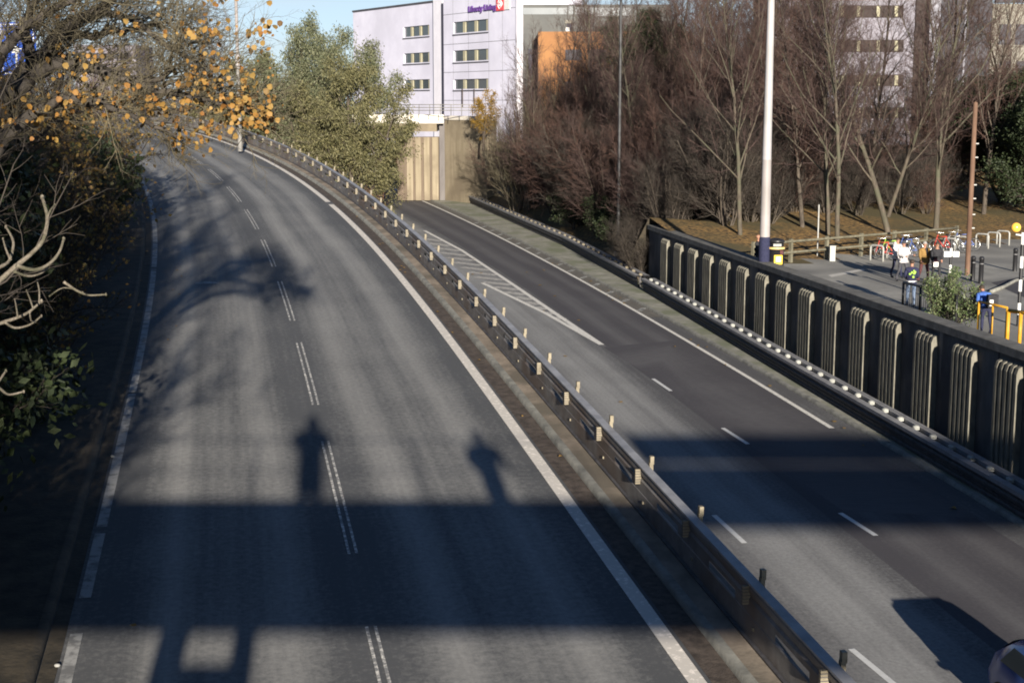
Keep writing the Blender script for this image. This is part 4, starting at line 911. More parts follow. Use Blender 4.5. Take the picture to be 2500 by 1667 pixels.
rowsz = [(fac(1150, 51)[1], fac(1150, 79)[1]), (fac(1150, 122)[1], fac(1150, 149)[1]), (fac(1150, 193.5)[1], fac(1150, 217.5)[1])]
tw0, tw1 = fac(1107, 136)[0], fac(1192, 136)[0]
def wall_with_holes(t0, t1, z0, z1, holes, out, m, name, depth=9):
    b = MB(); ts = sorted({t0, t1, *[h[0] for h in holes], *[h[1] for h in holes]}); zs = sorted({z0, z1, *[h[2] for h in holes], *[h[3] for h in holes]})
    for i in range(len(ts) - 1):
        for j in range(len(zs) - 1):
            tm = (ts[i] + ts[i + 1]) / 2; zm = (zs[j] + zs[j + 1]) / 2
            if any(h[0] < tm < h[1] and h[2] < zm < h[3] for h in holes): continue
            b.face([fp(ts[i], out, zs[j]), fp(ts[i + 1], out, zs[j]), fp(ts[i + 1], out, zs[j + 1]), fp(ts[i], out, zs[j + 1])])
    for h in holes:
        for (ta, za, tb, zb2) in ((h[0], h[2], h[1], h[2]), (h[1], h[2], h[1], h[3]), (h[1], h[3], h[0], h[3]), (h[0], h[3], h[0], h[2])):
            b.face([fp(ta, out, za), fp(tb, out, zb2), fp(tb, out - .35, zb2), fp(ta, out - .35, za)])
    b.face([fp(t0, out, z1), fp(t1, out, z1), fp(t1, out - depth, z1), fp(t0, out - depth, z1)])
    for t_ in (t0, t1): b.face([fp(t_, out, z0), fp(t_, out - depth, z0), fp(t_, out - depth, z1), fp(t_, out, z1)])
    return b.build(name, m, wb)
def window(t0, t1, z0, z1, out, n):
    b = MB(); fbox(b, t0, t1, out - .30, out - .25, z0, z1); w = b.build('window', M['glass'], wb)
    b = MB(); wdt_ = (t1 - t0) / n
    for i in range(n): fbox(b, t0 + i * wdt_, t0 + i * wdt_ + wdt_ * .22, out - .24, out - .12, z0, z1)
    fbox(b, t0, t1, out - .24, out - .1, z0 - .12, z0)
    b.build('window_frame', M['blind'], w)
    b = MB(); fbox(b, t0 - .1, t1 + .1, out - .02, out + .1, z0 - .26, z0 - .14); b.build('sill', M['slate'], w)
holesR = [(min(tw0, tw1), max(tw0, tw1), lo, hi) for hi, lo in rowsz]
wall_with_holes(-.0, tg, zbase, ztR, holesR, 0, M['render_lilac'], 'wall')
for h in holesR: window(h[0], h[1], h[2], h[3], 0, 3)
twl0, twl1 = fac(1038, 100)[0], fac(975, 100)[0]
rowl = [(fac(1015, 63)[1], fac(1015, 88)[1]), (fac(1015, 129)[1], fac(1015, 153)[1])]
rowl.append((2 * rowl[1][0] - rowl[0][0], 2 * rowl[1][1] - rowl[0][1]))
holesL = [(min(twl0, twl1), max(twl0, twl1), lo, hi) for hi, lo in rowl]
wall_with_holes(tS, tL + 6, zbase, ztL, holesL, -.6, M['render_lilac'], 'wall')
for h in holesL: window(h[0], h[1], h[2], h[3], -.6, 3)
b = MB(); fbox(b, tg2, tS - .01, -4, -.1, zbase, ztL + .9); b.build('stair_bay', M['render_bright'], wb)  # whiter render, sunlit brightness of the return put into the colour
b = MB(); fbox(b, tg + .02, tg2 - .02, -4, .10, zbase, ztR - .8); b.build('recess', M['recess'], wb)  # dark box standing proud, recess shade put into its colour
b = MB(); fbox(b, -.35, -.01, -3, .12, zbase, ztR); b.build('corner_strip', M['render_bright'], wb)
b = MB()
for v in (31, 106, 176, 246): zq = fac(1150, v)[1]; fbox(b, .02, tg - .02, 0.002, .012, zq, zq + .05)
for q in (.18, .36, .64, .86): fbox(b, tg * q, tg * q + .03, 0.002, .010, zbase, ztR - .1)
b.build('joint_lines', M['clad_grey'], wb)
b = MB(); fbox(b, -.4, tg, -9, .14, ztR + .002, ztR + .22); b.build('roof_edge', M['slate'], wb)
b = MB(); fbox(b, tS, tL + 6, -9.6, -.46, ztL + .002, ztL + .22); b.build('roof_edge', M['slate'], wb)
# lettering and emblem
def text_mesh(body, size, ext):
    cu = bpy.data.curves.new('lettering', 'FONT'); cu.body = body; cu.size = size; cu.extrude = ext; cu.offset = .018 * size; cu.align_x = 'LEFT'; cu.space_character = .92
    o = bpy.data.objects.new('tmp', cu); col.objects.link(o); dg = bpy.context.evaluated_depsgraph_get()
    me = bpy.data.meshes.new_from_object(o.evaluated_get(dg)); bpy.data.objects.remove(o); return me
t0_, zt0 = fac(1145, 28); t1_, _z = fac(1213, 24)
me = text_mesh('Liberty Living', 2.0, .08); w_ = max(v.co.x for v in me.vertices); sc_ = abs(t1_ - t0_) / w_
me.materials.clear(); me.materials.append(M['purple']); lt = link('lettering', me, wb)
ex = -bd; ez = Vector((0, 0, 1)); ey = bn
zs_ = (fac(1180, 12)[1] - fac(1180, 27)[1]) / 1.45
lt.matrix_local = Matrix(((ex.x * sc_, 0, ey.x, (bd * t0_ + bn * .12).x), (ex.y * sc_, 0, ey.y, (bd * t0_ + bn * .12).y), (0, zs_, 0, fac(1180, 27)[1]), (0, 0, 0, 1)))
ta, tb_ = fac(1214, 10)[0], fac(1232, 10)[0]; za, zb2 = fac(1223, 27)[1], fac(1223, -6)[1]
b = MB(); fbox(b, min(ta, tb_), max(ta, tb_), .02, .16, za, zb2); sg = b.build('sign_panel', M['redsign'], wb)
tm, zm = (ta + tb_) / 2, (za + zb2) / 2; hw, hh = abs(ta - tb_) * .36, (zb2 - za) * .40
b = MB()
for f_ in (1.0, .45):
    q = [(tm - hw * f_, zm), (tm, zm + hh * f_), (tm + hw * f_, zm), (tm, zm - hh * f_)]
    for i in range(4):
        (a1, z1), (a2, z2) = q[i], q[(i + 1) % 4]; b.tube([fp(a1, .18, z1), fp(a2, .18, z2)], .07, 4)
b.build('diamond_emblem', M['pinkline'], sg)
tc, td = fac(1233, 10)[0], fac(1246, 10)[0]
b = MB(); fbox(b, min(tc, td) , max(tc, td), .02, .14, fac(1240, 24)[1], zb2); b.build('sign_panel', M['whitep'], wb)
b = MB(); t_ = fac(1131, 220)[0]; b.tube([fp(t_, .15, fac(1131, 218)[1]), fp(t_, .15, fac(1131, 262)[1])], .09, 6); t_ = fac(1160, 220)[0]; b.tube([fp(t_, .15, fac(1160, 218)[1]), fp(t_, .15, fac(1160, 262)[1])], .07, 6); b.build('downpipe', M['brick_dark'], wb)

def block(name, label, u0, u1, vt, Y, parts, depth=10, mat_=None, zb=3.0):
    """box-like building whose front is square to the view; parts are photo rectangles on that front"""
    p0 = at(u0, vt, Y); p1 = at(u1, vt, Y)
    o = empty(name, (p0.x, Y, 0), 0, label, 'building')
    b = MB(); b.box(((p1.x - p0.x) / 2, depth / 2, (p0.z + zb) / 2), (p1.x - p0.x, depth, p0.z - zb)); b.build('wall', mat_, o)
    for nm, a0, a1, v0, v1, mm, out in parts:
        q0 = at(a0, v0, Y); q1 = at(a1, v1, Y); b = MB()
        b.box(((q0.x + q1.x) / 2 - p0.x, -out / 2 + .05, (q0.z + q1.z) / 2), (abs(q1.x - q0.x), out + .1, abs(q0.z - q1.z))); b.build(nm, mm, o)
    return o
gp = [('glazing_band', 1264, 1385, 20, 36, M['clad_blue'], .05), ('glazing_band', 1388, 1399, 16, 36, M['clad_blue'], .05), ('glazing_band', 1404, 1449, 18, 36, M['clad_blue'], .05), ('glazing_band', 1453, 1540, 20, 40, M['clad_blue'], .05), ('fin', 1400, 1403, 12, 78, M['clad_grey'], .3), ('fin', 1450, 1452, 12, 78, M['clad_grey'], .3),
      ('window', 1380, 1397, 50, 58, M['beige'], .1), ('window', 1384, 1396, 59, 75, M['recess'], .06), ('window', 1381, 1390, 68, 77, M['whitep'], .12), ('window', 1452, 1470, 66, 78, M['brick_dark'], .1), ('window', 1290, 1300, 120, 180, M['recess'], .05)]
block('office_building', 'dark grey clad building with blue glazing right of the white block', 1262, 1640, 12, 172.03, gp, 14, M['clad_grey'])
block('office_wing', 'bright orange clad wing behind bare shrubs', 1314, 1560, 78, 167, [('window', 1380, 1420, 122, 148, M['slate'], .06), ('window', 1440, 1480, 122, 148, M['slate'], .06), ('window', 1500, 1540, 122, 148, M['slate'], .06), ('window', 1380, 1420, 200, 226, M['slate'], .06)], 5, M['clad_orange'])
lp_ = []
for v0, v1 in ((14, 44), (98, 128), (183, 211), (263, 290)):
    lp_.append(('window_band', 2050, 2205, v0, v1, M['brick_dark'], .05)); lp_.append(('window_band', 1905, 2020, v0, v1, M['slate'], .05))
    for u in (2052, 2092, 2140, 2184): lp_.append(('window_mullion', u, u + 7, v0 + 2, v1 - 2, M['blind'], .12))
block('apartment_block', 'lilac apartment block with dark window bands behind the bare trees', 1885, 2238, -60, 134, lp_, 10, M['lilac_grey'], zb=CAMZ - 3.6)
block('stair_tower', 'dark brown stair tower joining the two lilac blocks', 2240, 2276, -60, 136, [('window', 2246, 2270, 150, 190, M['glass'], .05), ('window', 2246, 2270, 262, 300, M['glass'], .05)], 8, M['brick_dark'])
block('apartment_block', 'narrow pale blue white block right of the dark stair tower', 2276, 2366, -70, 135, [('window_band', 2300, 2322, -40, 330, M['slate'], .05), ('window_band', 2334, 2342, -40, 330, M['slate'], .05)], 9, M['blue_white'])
block('terrace_building', 'slate grey block behind the brown pole', 2366, 2426, -60, 142, [('window', 2380, 2400, 60, 100, M['glass'], .05), ('window', 2380, 2400, 150, 190, M['glass'], .05)], 8, M['slate'])
block('terrace_building', 'beige stone block at the right edge above the dark evergreens', 2424, 2640, 10, 150, [('window', 2440, 2466, 60, 110, M['slate'], .05), ('window', 2480, 2520, 60, 110, M['slate'], .05), ('window', 2440, 2466, 150, 200, M['slate'], .05), ('window', 2480, 2520, 150, 200, M['slate'], .05), ('window', 2446, 2466, 260, 310, M['recess'], .05), ('window', 2480, 2520, 260, 310, M['recess'], .05), ('roof', 2430, 2640, -20, 8, M['slate'], .4)], 10, M['beige'])
block('low_building', 'low white building glimpsed through the orange leaves beyond the bend', 455, 560, 258, 168, [('window_band', 460, 555, 268, 274, M['slate'], .05)], 6, M['blue_white'], zb=8)
block('office_building', 'far grey building behind the trees at the top left', 180, 330, 110, 210, [('window_band', 185, 325, 130, 145, M['slate'], .05), ('window_band', 185, 325, 165, 180, M['slate'], .05)], 10, M['lilac_grey'], zb=6)

# ------------------------------------------------------------------ fence, stands and street furniture on the plaza
def fl_(x): return 70.9 + (x - 14) * .76
fe = empty('post_and_rail_fence', (0, 0, 0), 0, 'weathered timber post and rail fence along the leaf strewn bank', 'fence')
fx = np.arange(11.3, 25.5, 2.05)
for i, x_ in enumerate(fx):
    b = MB(); b.box((x_, fl_(x_), PLZ + .55), (.15, .15, 1.2), .65); b.build('post', M['wood_grey'], fe)
for z_ in (.50, 1.02):
    b = MB(); b.tube([(x_, fl_(x_) - .08, PLZ + z_ + .02 * math.sin(x_ * 3)) for x_ in fx], .065, 5); b.build('rail', M['wood_grey'], fe)
def hoop(x_, y_, rz, label):
    o = empty('cycle_stand', (x_, y_, PLZ), rz, label, 'cycle stand', 'cycle stands')
    b = MB(); P = [(-.38, 0, 0), (-.38, 0, .62)] + [(-.38 + .13 * (1 - math.cos(t)), 0, .62 + .13 * math.sin(t)) for t in (.5, 1.0, 1.57)] + [(.38 - .13 * (1 - math.cos(t)), 0, .62 + .13 * math.sin(t)) for t in (1.57, 1.0, .5)] + [(.38, 0, .62), (.38, 0, 0)]
    b.tube(P, .045, 7); b.build('hoop', M['galv'], o); return o
st = [(2140, 637, 'leftmost cycle stand behind the white jackets'), (2180, 632, 'cycle stand second from the left by the fence'), (2318, 618, 'cycle stand left of the brown pole'), (2345, 613, 'cycle stand just behind the brown pole'), (2397, 606, 'empty cycle stand right of the brown pole'), (2425, 602, 'empty cycle stand in the shade'), (2448, 598, 'last empty cycle stand in the shade below the globe')]
for u, v, lab in st:
    p = on(u, v, -7.5); hoop(p.x, p.y, R(38 + 90), lab)
def bike_mesh(framem):
    o = empty('bicycle', (0, 0, 0))
    def wheel(x_):
        b = MB(); b.tube([(x_ + .33 * math.cos(t), 0, .34 + .33 * math.sin(t)) for t in np.linspace(0, 2 * PI, 25)], .02, 6, cap=False); w = b.build('wheel', M['rubber'], o)
        b = MB(); b.tube([(x_ + .30 * math.cos(t), 0, .34 + .30 * math.sin(t)) for t in np.linspace(0, 2 * PI, 25)], .012, 5, cap=False)
        for k in range(10): t = 2 * PI * k / 10; b.tube([(x_, 0, .34), (x_ + .3 * math.cos(t), 0, .34 + .3 * math.sin(t))], .004, 3)
        b.build('rim', M['chrome'], w)
    wheel(-.52); wheel(.52)
    b = MB(); A, B_, C_, D_, H = (-.52, 0, .34), (-.06, 0, .32), (-.18, 0, .86), (.40, 0, .88), (.52, 0, .34)
    for p, q in ((A, B_), (B_, C_), (C_, (.38, 0, .80)), (B_, (.38, 0, .72)), (A, (-.16, 0, .76)), ((.36, 0, .92), H)): b.tube([p, q], .022, 6)
    b.build('frame', framem, o)
    b = MB(); b.tube([(.36, 0, .90), (.34, 0, 1.02), (.34, .28, 1.04), (.24, .30, 1.03)], .014, 5); b.tube([(.34, 0, 1.02), (.34, -.28, 1.04), (.24, -.30, 1.03)], .014, 5); b.build('handlebar', M['chrome'], o)
    b = MB(); b.sphere((-.22, 0, .95), .12, 10, 0, (1.2, .6, .35)); b.tube([(-.19, 0, .84), (-.21, 0, .94)], .014, 5); b.build('saddle', M['black'], o); return o
bk = [(2158, 634, 'bike_red', 40, 'red framed bicycle at the leftmost cycle stand'), (2176, 630, 'bike_green', 55, 'green framed bicycle beside the red one'), (2215, 626, 'bike_blue', 40, 'blue bicycle behind the white jackets'), (2232, 624, 'chrome', 60, 'silver bicycle behind the tan coat'), (2300, 618, 'bike_red', 38, 'red bicycle behind the dark coated walker'), (2330, 616, 'chrome', 42, 'silver bicycle left of the brown pole'), (2352, 612, 'bike_blue', 60, 'blue bicycle half behind the brown pole')]
protos = {}
for u, v, k, a_, lab in bk:
    o = bike_mesh(M[k]) if k not in protos else copy_tree(protos[k]); protos.setdefault(k, o)
    p = on(u, v, -7.5); o.location = (p.x, p.y, PLZ); o.rotation_euler = (R(6), 0, R(a_ + 90)); tag(o, lab, 'bicycle', 'bicycles parked at the stands')
def place(name, u, v, label, cat, group=None, Y=None):
    p = on(u, v, -7.5) if Y is None else Vector(((u - CX) / F * Y, Y, 0)); return empty(name, (p.x, p.y, PLZ), 0, label, cat, group)
o = place('wooden_pole', 2361, 672, 'tall reddish brown pole with small rungs standing on the plaza', 'pole')
b = MB(); b.lathe([(.115, 0), (.11, 3), (.10, 7.55), (.02, 7.62)], n=12); b.build('shaft', M['wood_brown'], o)
b = MB()
for z_ in (3.4, 4.0, 5.2, 5.8, 2.7, 2.1): b.box((.14, -.02, z_), (.16, .03, .05))
b.build('rungs', M['galv'], o)
o = place('belisha_beacon', 2499, 700, 'black and white banded crossing pole at the right edge', 'beacon', None, 50)
for i in range(8):
    b = MB(); b.lathe([(.06, i * .40), (.06, i * .40 + .398)], n=12); b.build('band', M['whitep'] if i % 2 else M['black'], o)
b = MB(); b.tube([(0, 0, 3.1), (-.1, -.02, 3.12), (-.26, -.02, 3.14)], .03, 6); b.build('bracket', M['whitep'], o)
o2 = MB(); zg = at(2481, 556, 49.9).z - PLZ; o2.sphere((-.26, -.02, zg), .165, 20); o2.build('globe', M['amber'], o)
o = place('striped_pole', 2325, 682, 'black and white striped pole carrying two white box lamps', 'pole', None, 60)
zt_ = at(2325, 585, 60).z - PLZ
for i in range(6):
    b = MB(); b.lathe([(.055, i * zt_ / 6), (.055, (i + 1) * zt_ / 6 - .002)], n=10); b.build('band', M['black'] if i % 2 else M['whitep'], o)
zl_ = at(2325, 620, 60).z - PLZ
for x_ in (-.17, .17): b = MB(); b.box((x_, -.03, zl_), (.26, .2, .22), .1 if x_ > 0 else -.1); b.build('box_lamp', M['whitep'], o)
for u, v, h, lab in ((2374, 684, 1.05, 'black bollard just right of the brown pole'), (2394, 692, 1.15, 'black bollard in front of the bent figure in blue'), (2477, 662, 1.05, 'black bollard below the yellow globe')):
    o = place('bollard', u, v, lab, 'bollard', 'black bollards on the plaza')
    b = MB(); b.lathe([(.10, 0), (.10, h - .12), (.115, h - .11), (.115, h - .07), (.09, h - .06), (.09, h - .02), (.05, h), (0, h)], n=14); b.build('post', M['black'], o)
    b = MB(); b.lathe([(.104, h * .72), (.104, h * .72 + .03)], n=14); b.build('ring', M['steel'], o)
o = place('service_cabinet', 2031, 637, 'small grey stub cabinet in front of the fence', 'cabinet'); b = MB(); b.box((0, 0, .35), (.26, .26, .7)); b.box((0, 0, .72), (.30, .30, .05)); b.build('body', M['galv'], o)
o = place('sign_post', 1998, 640, 'thin pale post behind the fence', 'post', None, 73); b = MB(); b.lathe([(.035, 0), (.035, 2.6), (0, 2.62)], n=8); b.build('shaft', M['galv'], o)
# litter bin
o = place('litter_bin', 1897, 640, 'black litter bin with gold band and yellow sticker by the mast', 'litter bin', None, 62.5); zt_ = at(1897, 583, 62.5).z - PLZ
b = MB(); b.lathe([(.33, .05), (.33, zt_ - .45), (.36, zt_ - .43)], n=20); b.build('body', M['black'], o)
b = MB(); b.lathe([(.365, zt_ - .42), (.365, zt_ - .34)], n=20); b.build('band', M['gold'], o)
b = MB(); b.lathe([(.31, zt_ - .34), (.31, zt_ - .14), (.37, zt_ - .13), (.30, zt_ - .03), (.12, zt_ + .03), (0, zt_ + .03)], n=20); b.build('hood', M['black'], o)
b = MB(); b.box((-.02, -.335, zt_ - .24), (.34, .03, .11)); b.build('slot_plate', M['cap_white'], o)
b = MB(); b.box((.03, -.345, zt_ - .86), (.34, .02, .38)); w_ = b.build('sticker', M['sticker'], o)
b = MB(); b.box((.04, -.358, zt_ - .84), (.20, .008, .20)); b.build('sticker_centre', M['whitep'], w_)
b = MB(); b.box((.17, -.34, zt_ - .55), (.14, .02, .16)); b.build('notice', M['cl_maroon'], o)
# black railings near the wall and yellow railings
def railing(pa, pb, h, n, m, name, label, cat, r=.03, bars=0):
    o = empty(name, pa, 0, label, cat); d = pb - pa
    b = MB(); b.tube([(0, 0, h), (d.x, d.y, h)], r, 8); b.build('top_rail', m, o)
    for i in range(n): q = d * (i / (n - 1)); b = MB(); b.tube([(q.x, q.y, 0), (q.x, q.y, h)], r, 8); b.build('post', m, o)
    if bars:
        b = MB(); b.tube([(0, 0, .15), (d.x, d.y, .15)], r * .6, 5)
        for i in range(bars): q = d * ((i + .5) / bars); b.tube([(q.x, q.y, .15), (q.x, q.y, h)], .009, 4)
        tag(b.build('bars', m, o), 'thin upright bars')
    return o
def pl(u, Y): return Vector(((u - CX) / F * Y, Y, PLZ))
railing(pl(2212, 52.5), pl(2345, 49), 1.2, 4, M['black'], 'black_railing', 'black bar railing behind the wall under the green bush', 'railing', .045, 26)
railing(pl(2400, 46.5), pl(2470, 45), 1.32, 3, M['yellowp'], 'yellow_railing', 'thin yellow rail in front of the bent figure in blue', 'railing', .035)
railing(pl(2474, 44.5), pl(2600, 43), 1.30, 5, M['yellowp'], 'yellow_railing', 'thicker yellow rail at the right edge', 'railing', .06)

# ------------------------------------------------------------------ people
def skin_mesh(chains, sub=2):
    """chains: list of lists of (pos, radius); first vertex of a later chain may name an index into earlier vertices"""
    V = []; E = []; RR = []
    for ch in chains:
        prev = None
        for it in ch:
            if isinstance(it, int): prev = it; continue
            V.append(it[0]); RR.append(it[1]); i = len(V) - 1
            if prev is not None: E.append((prev, i))
            prev = i
    me = bpy.data.meshes.new('tmp'); me.from_pydata([tuple(v) for v in V], E, []); o = bpy.data.objects.new('tmp', me); col.objects.link(o)
    o.modifiers.new('skin', 'SKIN')
    for i, d in enumerate(me.skin_vertices[0].data):
        r = RR[i]; d.radius = r if hasattr(r, '__len__') else (r, r); d.use_root = (i == 0)
    s_ = o.modifiers.new('sub', 'SUBSURF'); s_.levels = sub; s_.render_levels = sub
    dg = bpy.context.evaluated_depsgraph_get(); out = bpy.data.meshes.new_from_object(o.evaluated_get(dg)); bpy.data.objects.remove(o)
    return out
def person(label, loc, rz, top, legs, hair='hair', stride=.25, arms=((-.15, .05), (.12, .1)), bend=0.0, coat=0.0, hat=None, lean=None, shoes='black', hood=False, raise_arms=False, group=None):
    o = empty('person', loc, rz, label, 'person', group)
    # local frame: facing -Y, z up, 1.74 m tall
    def B(x_, y_, z_):                                      # bend the upper body forward about the hips
        if z_ > .95 and bend:
            dz = z_ - .95; return (x_, y_ - dz * math.sin(bend), .95 + dz * math.cos(bend))
        return (x_, y_, z_)
    ch = [[(B(0, 0, .95), (.155, .11)), (B(0, 0, 1.12), (.14, .10)), (B(0, .01, 1.30), (.165, .11)), (B(0, .02, 1.43), (.14, .085)), (B(0, .01, 1.50), (.055, .055)), (B(0, -.005, 1.57), (.062, .07)), (B(0, -.02, 1.645), (.075, .095)), (B(0, -.01, 1.72), (.06, .075))]]
    feet = []
    for sx, sg_ in ((-1, 1), (1, -1)):
        y_ = stride * sg_
        n0 = sum(len([q for q in c if not isinstance(q, int)]) for c in ch)
        ch.append([0, ((sx * .10, y_ * .15, .86), .095), ((sx * .105, y_ * .55 - .03, .50), .062), ((sx * .105, y_ * .85 + (.06 if y_ > 0 else 0), .26), .052), ((sx * .11, y_ + .02, .09), .042), ((sx * .12, y_ - .06, .045), .042), ((sx * .13, y_ - .17, .035), .034)])
    hands = []
    for (sx, (sw, el)) in zip((-1, 1), arms):
        if raise_arms: A = [(sx * .18, .0, 1.38), (sx * .26, -.08, 1.16), (sx * .09, -.24, 1.46)]
        else: A = [(sx * .19, .01, 1.41), (sx * .24, sw * .5, 1.15), (sx * (.24 - el * .3), sw - .05 - el * .9, .92 + el * .9)]
        A = [B(*q) for q in A]
        ch.append([3, (A[0], .062), (A[1], .047), (A[2], .033)]); hands.append((Vector(A[1]), Vector(A[2]), sx))
    me = skin_mesh(ch, 1)
    bm = bmesh.new(); bm.from_mesh(me)
    MATS = [M['skin'], M[top], M[legs], M[shoes], M[hair]]
    hy = Vector(B(0, -.02, 1.645)); nk = Vector(B(0, .01, 1.49))
    up_ = (hy - nk).normalized()
    for f in bm.faces:
        c = f.calc_center_median(); f.smooth = True
        f.material_index = 1
        if (c - nk).dot(up_) > 0 and abs(c.x) < .14 and (c - hy).length < .22: f.material_index = 0
        elif c.z < .075: f.material_index = 3
        elif c.z < .93 and abs(c.x) < .2: f.material_index = 2
    # hands: palm and five fingers, grown as one skinned piece and merged into the body mesh
    bm.to_mesh(me); bm.free()
    parts = [me]
    for e, w, sx in hands:
        d = (w - e).normalized(); side = d.cross(Vector((0, 1, 0))).normalized(); nrm = d.cross(side)
        hc = [[(w - d * .01, (.03, .022)), (w + d * .045, (.040, .018)), (w + d * .085, (.040, .016))]]
        for k, (off_, ln) in enumerate(((-.030, .065), (-.010, .078), (.010, .072), (.030, .055))):
            p0 = w + d * .085 + side * off_; p1 = p0 + d * ln * .55 + nrm * .012; p2 = p0 + d * ln * .9 + nrm * .034
            hc.append([2, (p0 + d * .012, .0095), (p1, .0085), (p2, .007)])
        t0 = w + d * .03 + side * -.045; hc.append([1, (t0, .011), (t0 + d * .03 - side * .015, .010), (t0 + d * .055 - side * .012, .008)])
        parts.append(skin_mesh(hc, 1))
    bm = bmesh.new()
    for i, pm in enumerate(parts):
        n0 = len(bm.faces); bm.from_mesh(pm); bm.faces.ensure_lookup_table()
        if i:
            for f in bm.faces[n0:]: f.material_index = 0; f.smooth = True
    # nose, ears, eyes and mouth on the head
    def R3(x_, y_, z_): return Vector(B(x_, y_, z_))
    def ball(c, r, mi, sc=(1, 1, 1)):
        g = bmesh.ops.create_icosphere(bm, subdivisions=1, radius=r)
        for v in g['verts']: v.co = Vector((v.co.x * sc[0], v.co.y * sc[1], v.co.z * sc[2])) + c
        for f in {f for v in g['verts'] for f in v.link_faces}: f.material_index = mi; f.smooth = True
    ball(R3(0, -.118, 1.635), .017, 0, (.8, 1.2, 1.5))
    for sx in (-1, 1): ball(R3(sx * .078, -.01, 1.64), .022, 0, (.4, .8, 1.4)); ball(R3(sx * .03, -.105, 1.66), .010, 4)
    ball(R3(0, -.105, 1.598), .02, 1 if top == 'cl_maroon' else 0, (1.2, .4, .35))
    body = bpy.data.meshes.new('body'); bm.to_mesh(body); bm.free()
    for m__ in MATS: body.materials.append(m__)
    link('body', body, o)
    # hair or hat
    b = MB()
    if hat: b.sphere(R3(0, -.015, 1.70), .105, 12, 0, (.95, 1.12, .72)); b.sphere(R3(0, -.11, 1.69), .07, 10, 0, (1.0, 1.0, .18)); b.build('cap', M[hat], o)
    else: b.sphere(R3(0, .012, 1.69), .098, 12, 0, (.92, 1.1, .85)); b.build('hair', M[hair], o)
    # jacket or coat over the torso and arms
    hem = .95 - coat
    jc = [[(B(0, 0, 1.0), (.185, .14)), (B(0, .0, 1.15), (.185, .14)), (B(0, .01, 1.32), (.20, .145)), (B(0, .02, 1.44), (.155, .10)), (B(0, .015, 1.495), (.075, .075))]]
    jc.append([0, ((0, .0, (1.0 + hem) / 2 - .02), (.19, .145)), ((0, .0, hem), (.20, .15))])
    for e, w, sx in hands:
        sh_ = Vector(B(sx * .19, .01, 1.40)); jc.append([3, (sh_, .082), (e, .068), (e.lerp(w, .9), .052)])
    jm = skin_mesh(jc, 1); jm.materials.append(M[top])
    for p in jm.polygons: p.use_smooth = True
    link('jacket', jm, o)
    if hood: b = MB(); b.sphere(R3(0, .09, 1.50), .12, 10, 0, (1.1, .8, .7)); b.build('hood', M[top], o)
    return o
def pp(u, v): p = on(u, v, -7.5); return Vector((p.x, p.y, PLZ))
FACE = R(0)
person('person in a puffy white jacket and grey trousers striding across the plaza', pp(2203, 688), R(15), 'cl_white', 'cl_grey', hat='cl_grey', stride=.28, arms=((-.2, .25), (-.25, .3)), hood=True, group='people walking on the plaza')
person('person in a white jacket just behind the striding one in a cap', pp(2188, 678), R(25), 'cl_white', 'cl_navy', stride=.2, hood=True, group='people walking on the plaza')
p_ = person('person in a long tan coat with brown trousers walking', pp(2254, 690), R(10), 'cl_tan', 'cl_maroon', hair='hair_grey', stride=.22, coat=.18, group='people walking on the plaza')
b = MB(); b.tube([(0, -.10, 1.48), (.03, -.155, 1.36), (.05, -.17, 1.2)], .03, 6); b.build('scarf', M['cl_grey'], p_)
p_ = person('person in dark clothes carrying a white and red bag', pp(2284, 692), R(-5), 'cl_black', 'cl_black', stride=.26, group='people walking on the plaza')
q_ = on(2282, 640, -7.5); o = empty('shopping_bag', p_.location + Vector((-.12, -.32, .88)), 0, 'small white bag with red edge held by the dark clothed walker', 'bag')
b = MB(); b.box((0, 0, 0), (.20, .07, .26)); b.build('body', M['whitep'], o); b = MB(); b.box((0, -.037, .10), (.20, .006, .05)); b.build('stripe', M['bike_red'], o); b = MB(); b.tube([(-.05, 0, .13), (0, 0, .24), (.05, 0, .13)], .008, 5); b.build('handle', M['bike_red'], o)
p_ = person('person seen from behind in a navy top with green print and jeans', pl(2231, 55), R(170), 'cl_navy', 'cl_jean', hair='hair', stride=.12, arms=((.05, .15), (.05, .15)), group='people walking on the plaza')
b = MB(); rnd = random.Random(3)
for i in range(9): b.sphere((rnd.uniform(-.12, .12), .175 + .0 * i, 1.22 + rnd.uniform(-.1, .14)), rnd.uniform(.03, .055), 8, 0, (1, .25, 1))
b.build('green_print', M['print_green'], p_)
b = MB(); b.tube([(.17 * math.cos(t), .155 * math.sin(t), .95) for t in np.linspace(0, 2 * PI, 17)], .03, 6, cap=False); b.build('shirt_hem', M['whitep'], p_)
p_ = person('person in a blue jacket bending over behind the yellow rail', pl(2420, 48.2), R(185), 'cl_blue', 'cl_navy', stride=.1, bend=.75, arms=((-.1, .2), (-.1, .2)), hair='hair')
b = MB(); b.box((-.02, .36, 1.15), (.34, .18, .42), 0); b.build('rucksack', M['cl_black'], p_); b = MB(); b.box((.05, .46, 1.10), (.12, .02, .20)); b.build('white_tag', M['whitep'], p_)
p_ = person('person in a dark suit with white collar standing by the white mast', pl(1853, 65.5), R(60), 'cl_black', 'cl_black', stride=.05, hair='skin')
b = MB(); b.box((.04, -.13, 1.42), (.05, .02, .14)); b.build('collar', M['whitep'], p_)
# on the footbridge: the two people whose shadows fall on the road
person('photographer on the footbridge holding a camera up', (-.42, -.62, CAMZ - 1.62), R(180), 'cl_navy', 'cl_grey', raise_arms=True, stride=.05, coat=.55).scale = (1.3, 1.25, 1.05)
person('person leaning at the footbridge rail beside the photographer', (2.7, -.30, CAMZ - 1.66), R(172), 'cl_black', 'cl_grey', stride=.05, coat=.55).scale = (1.2, 1.2, .86)

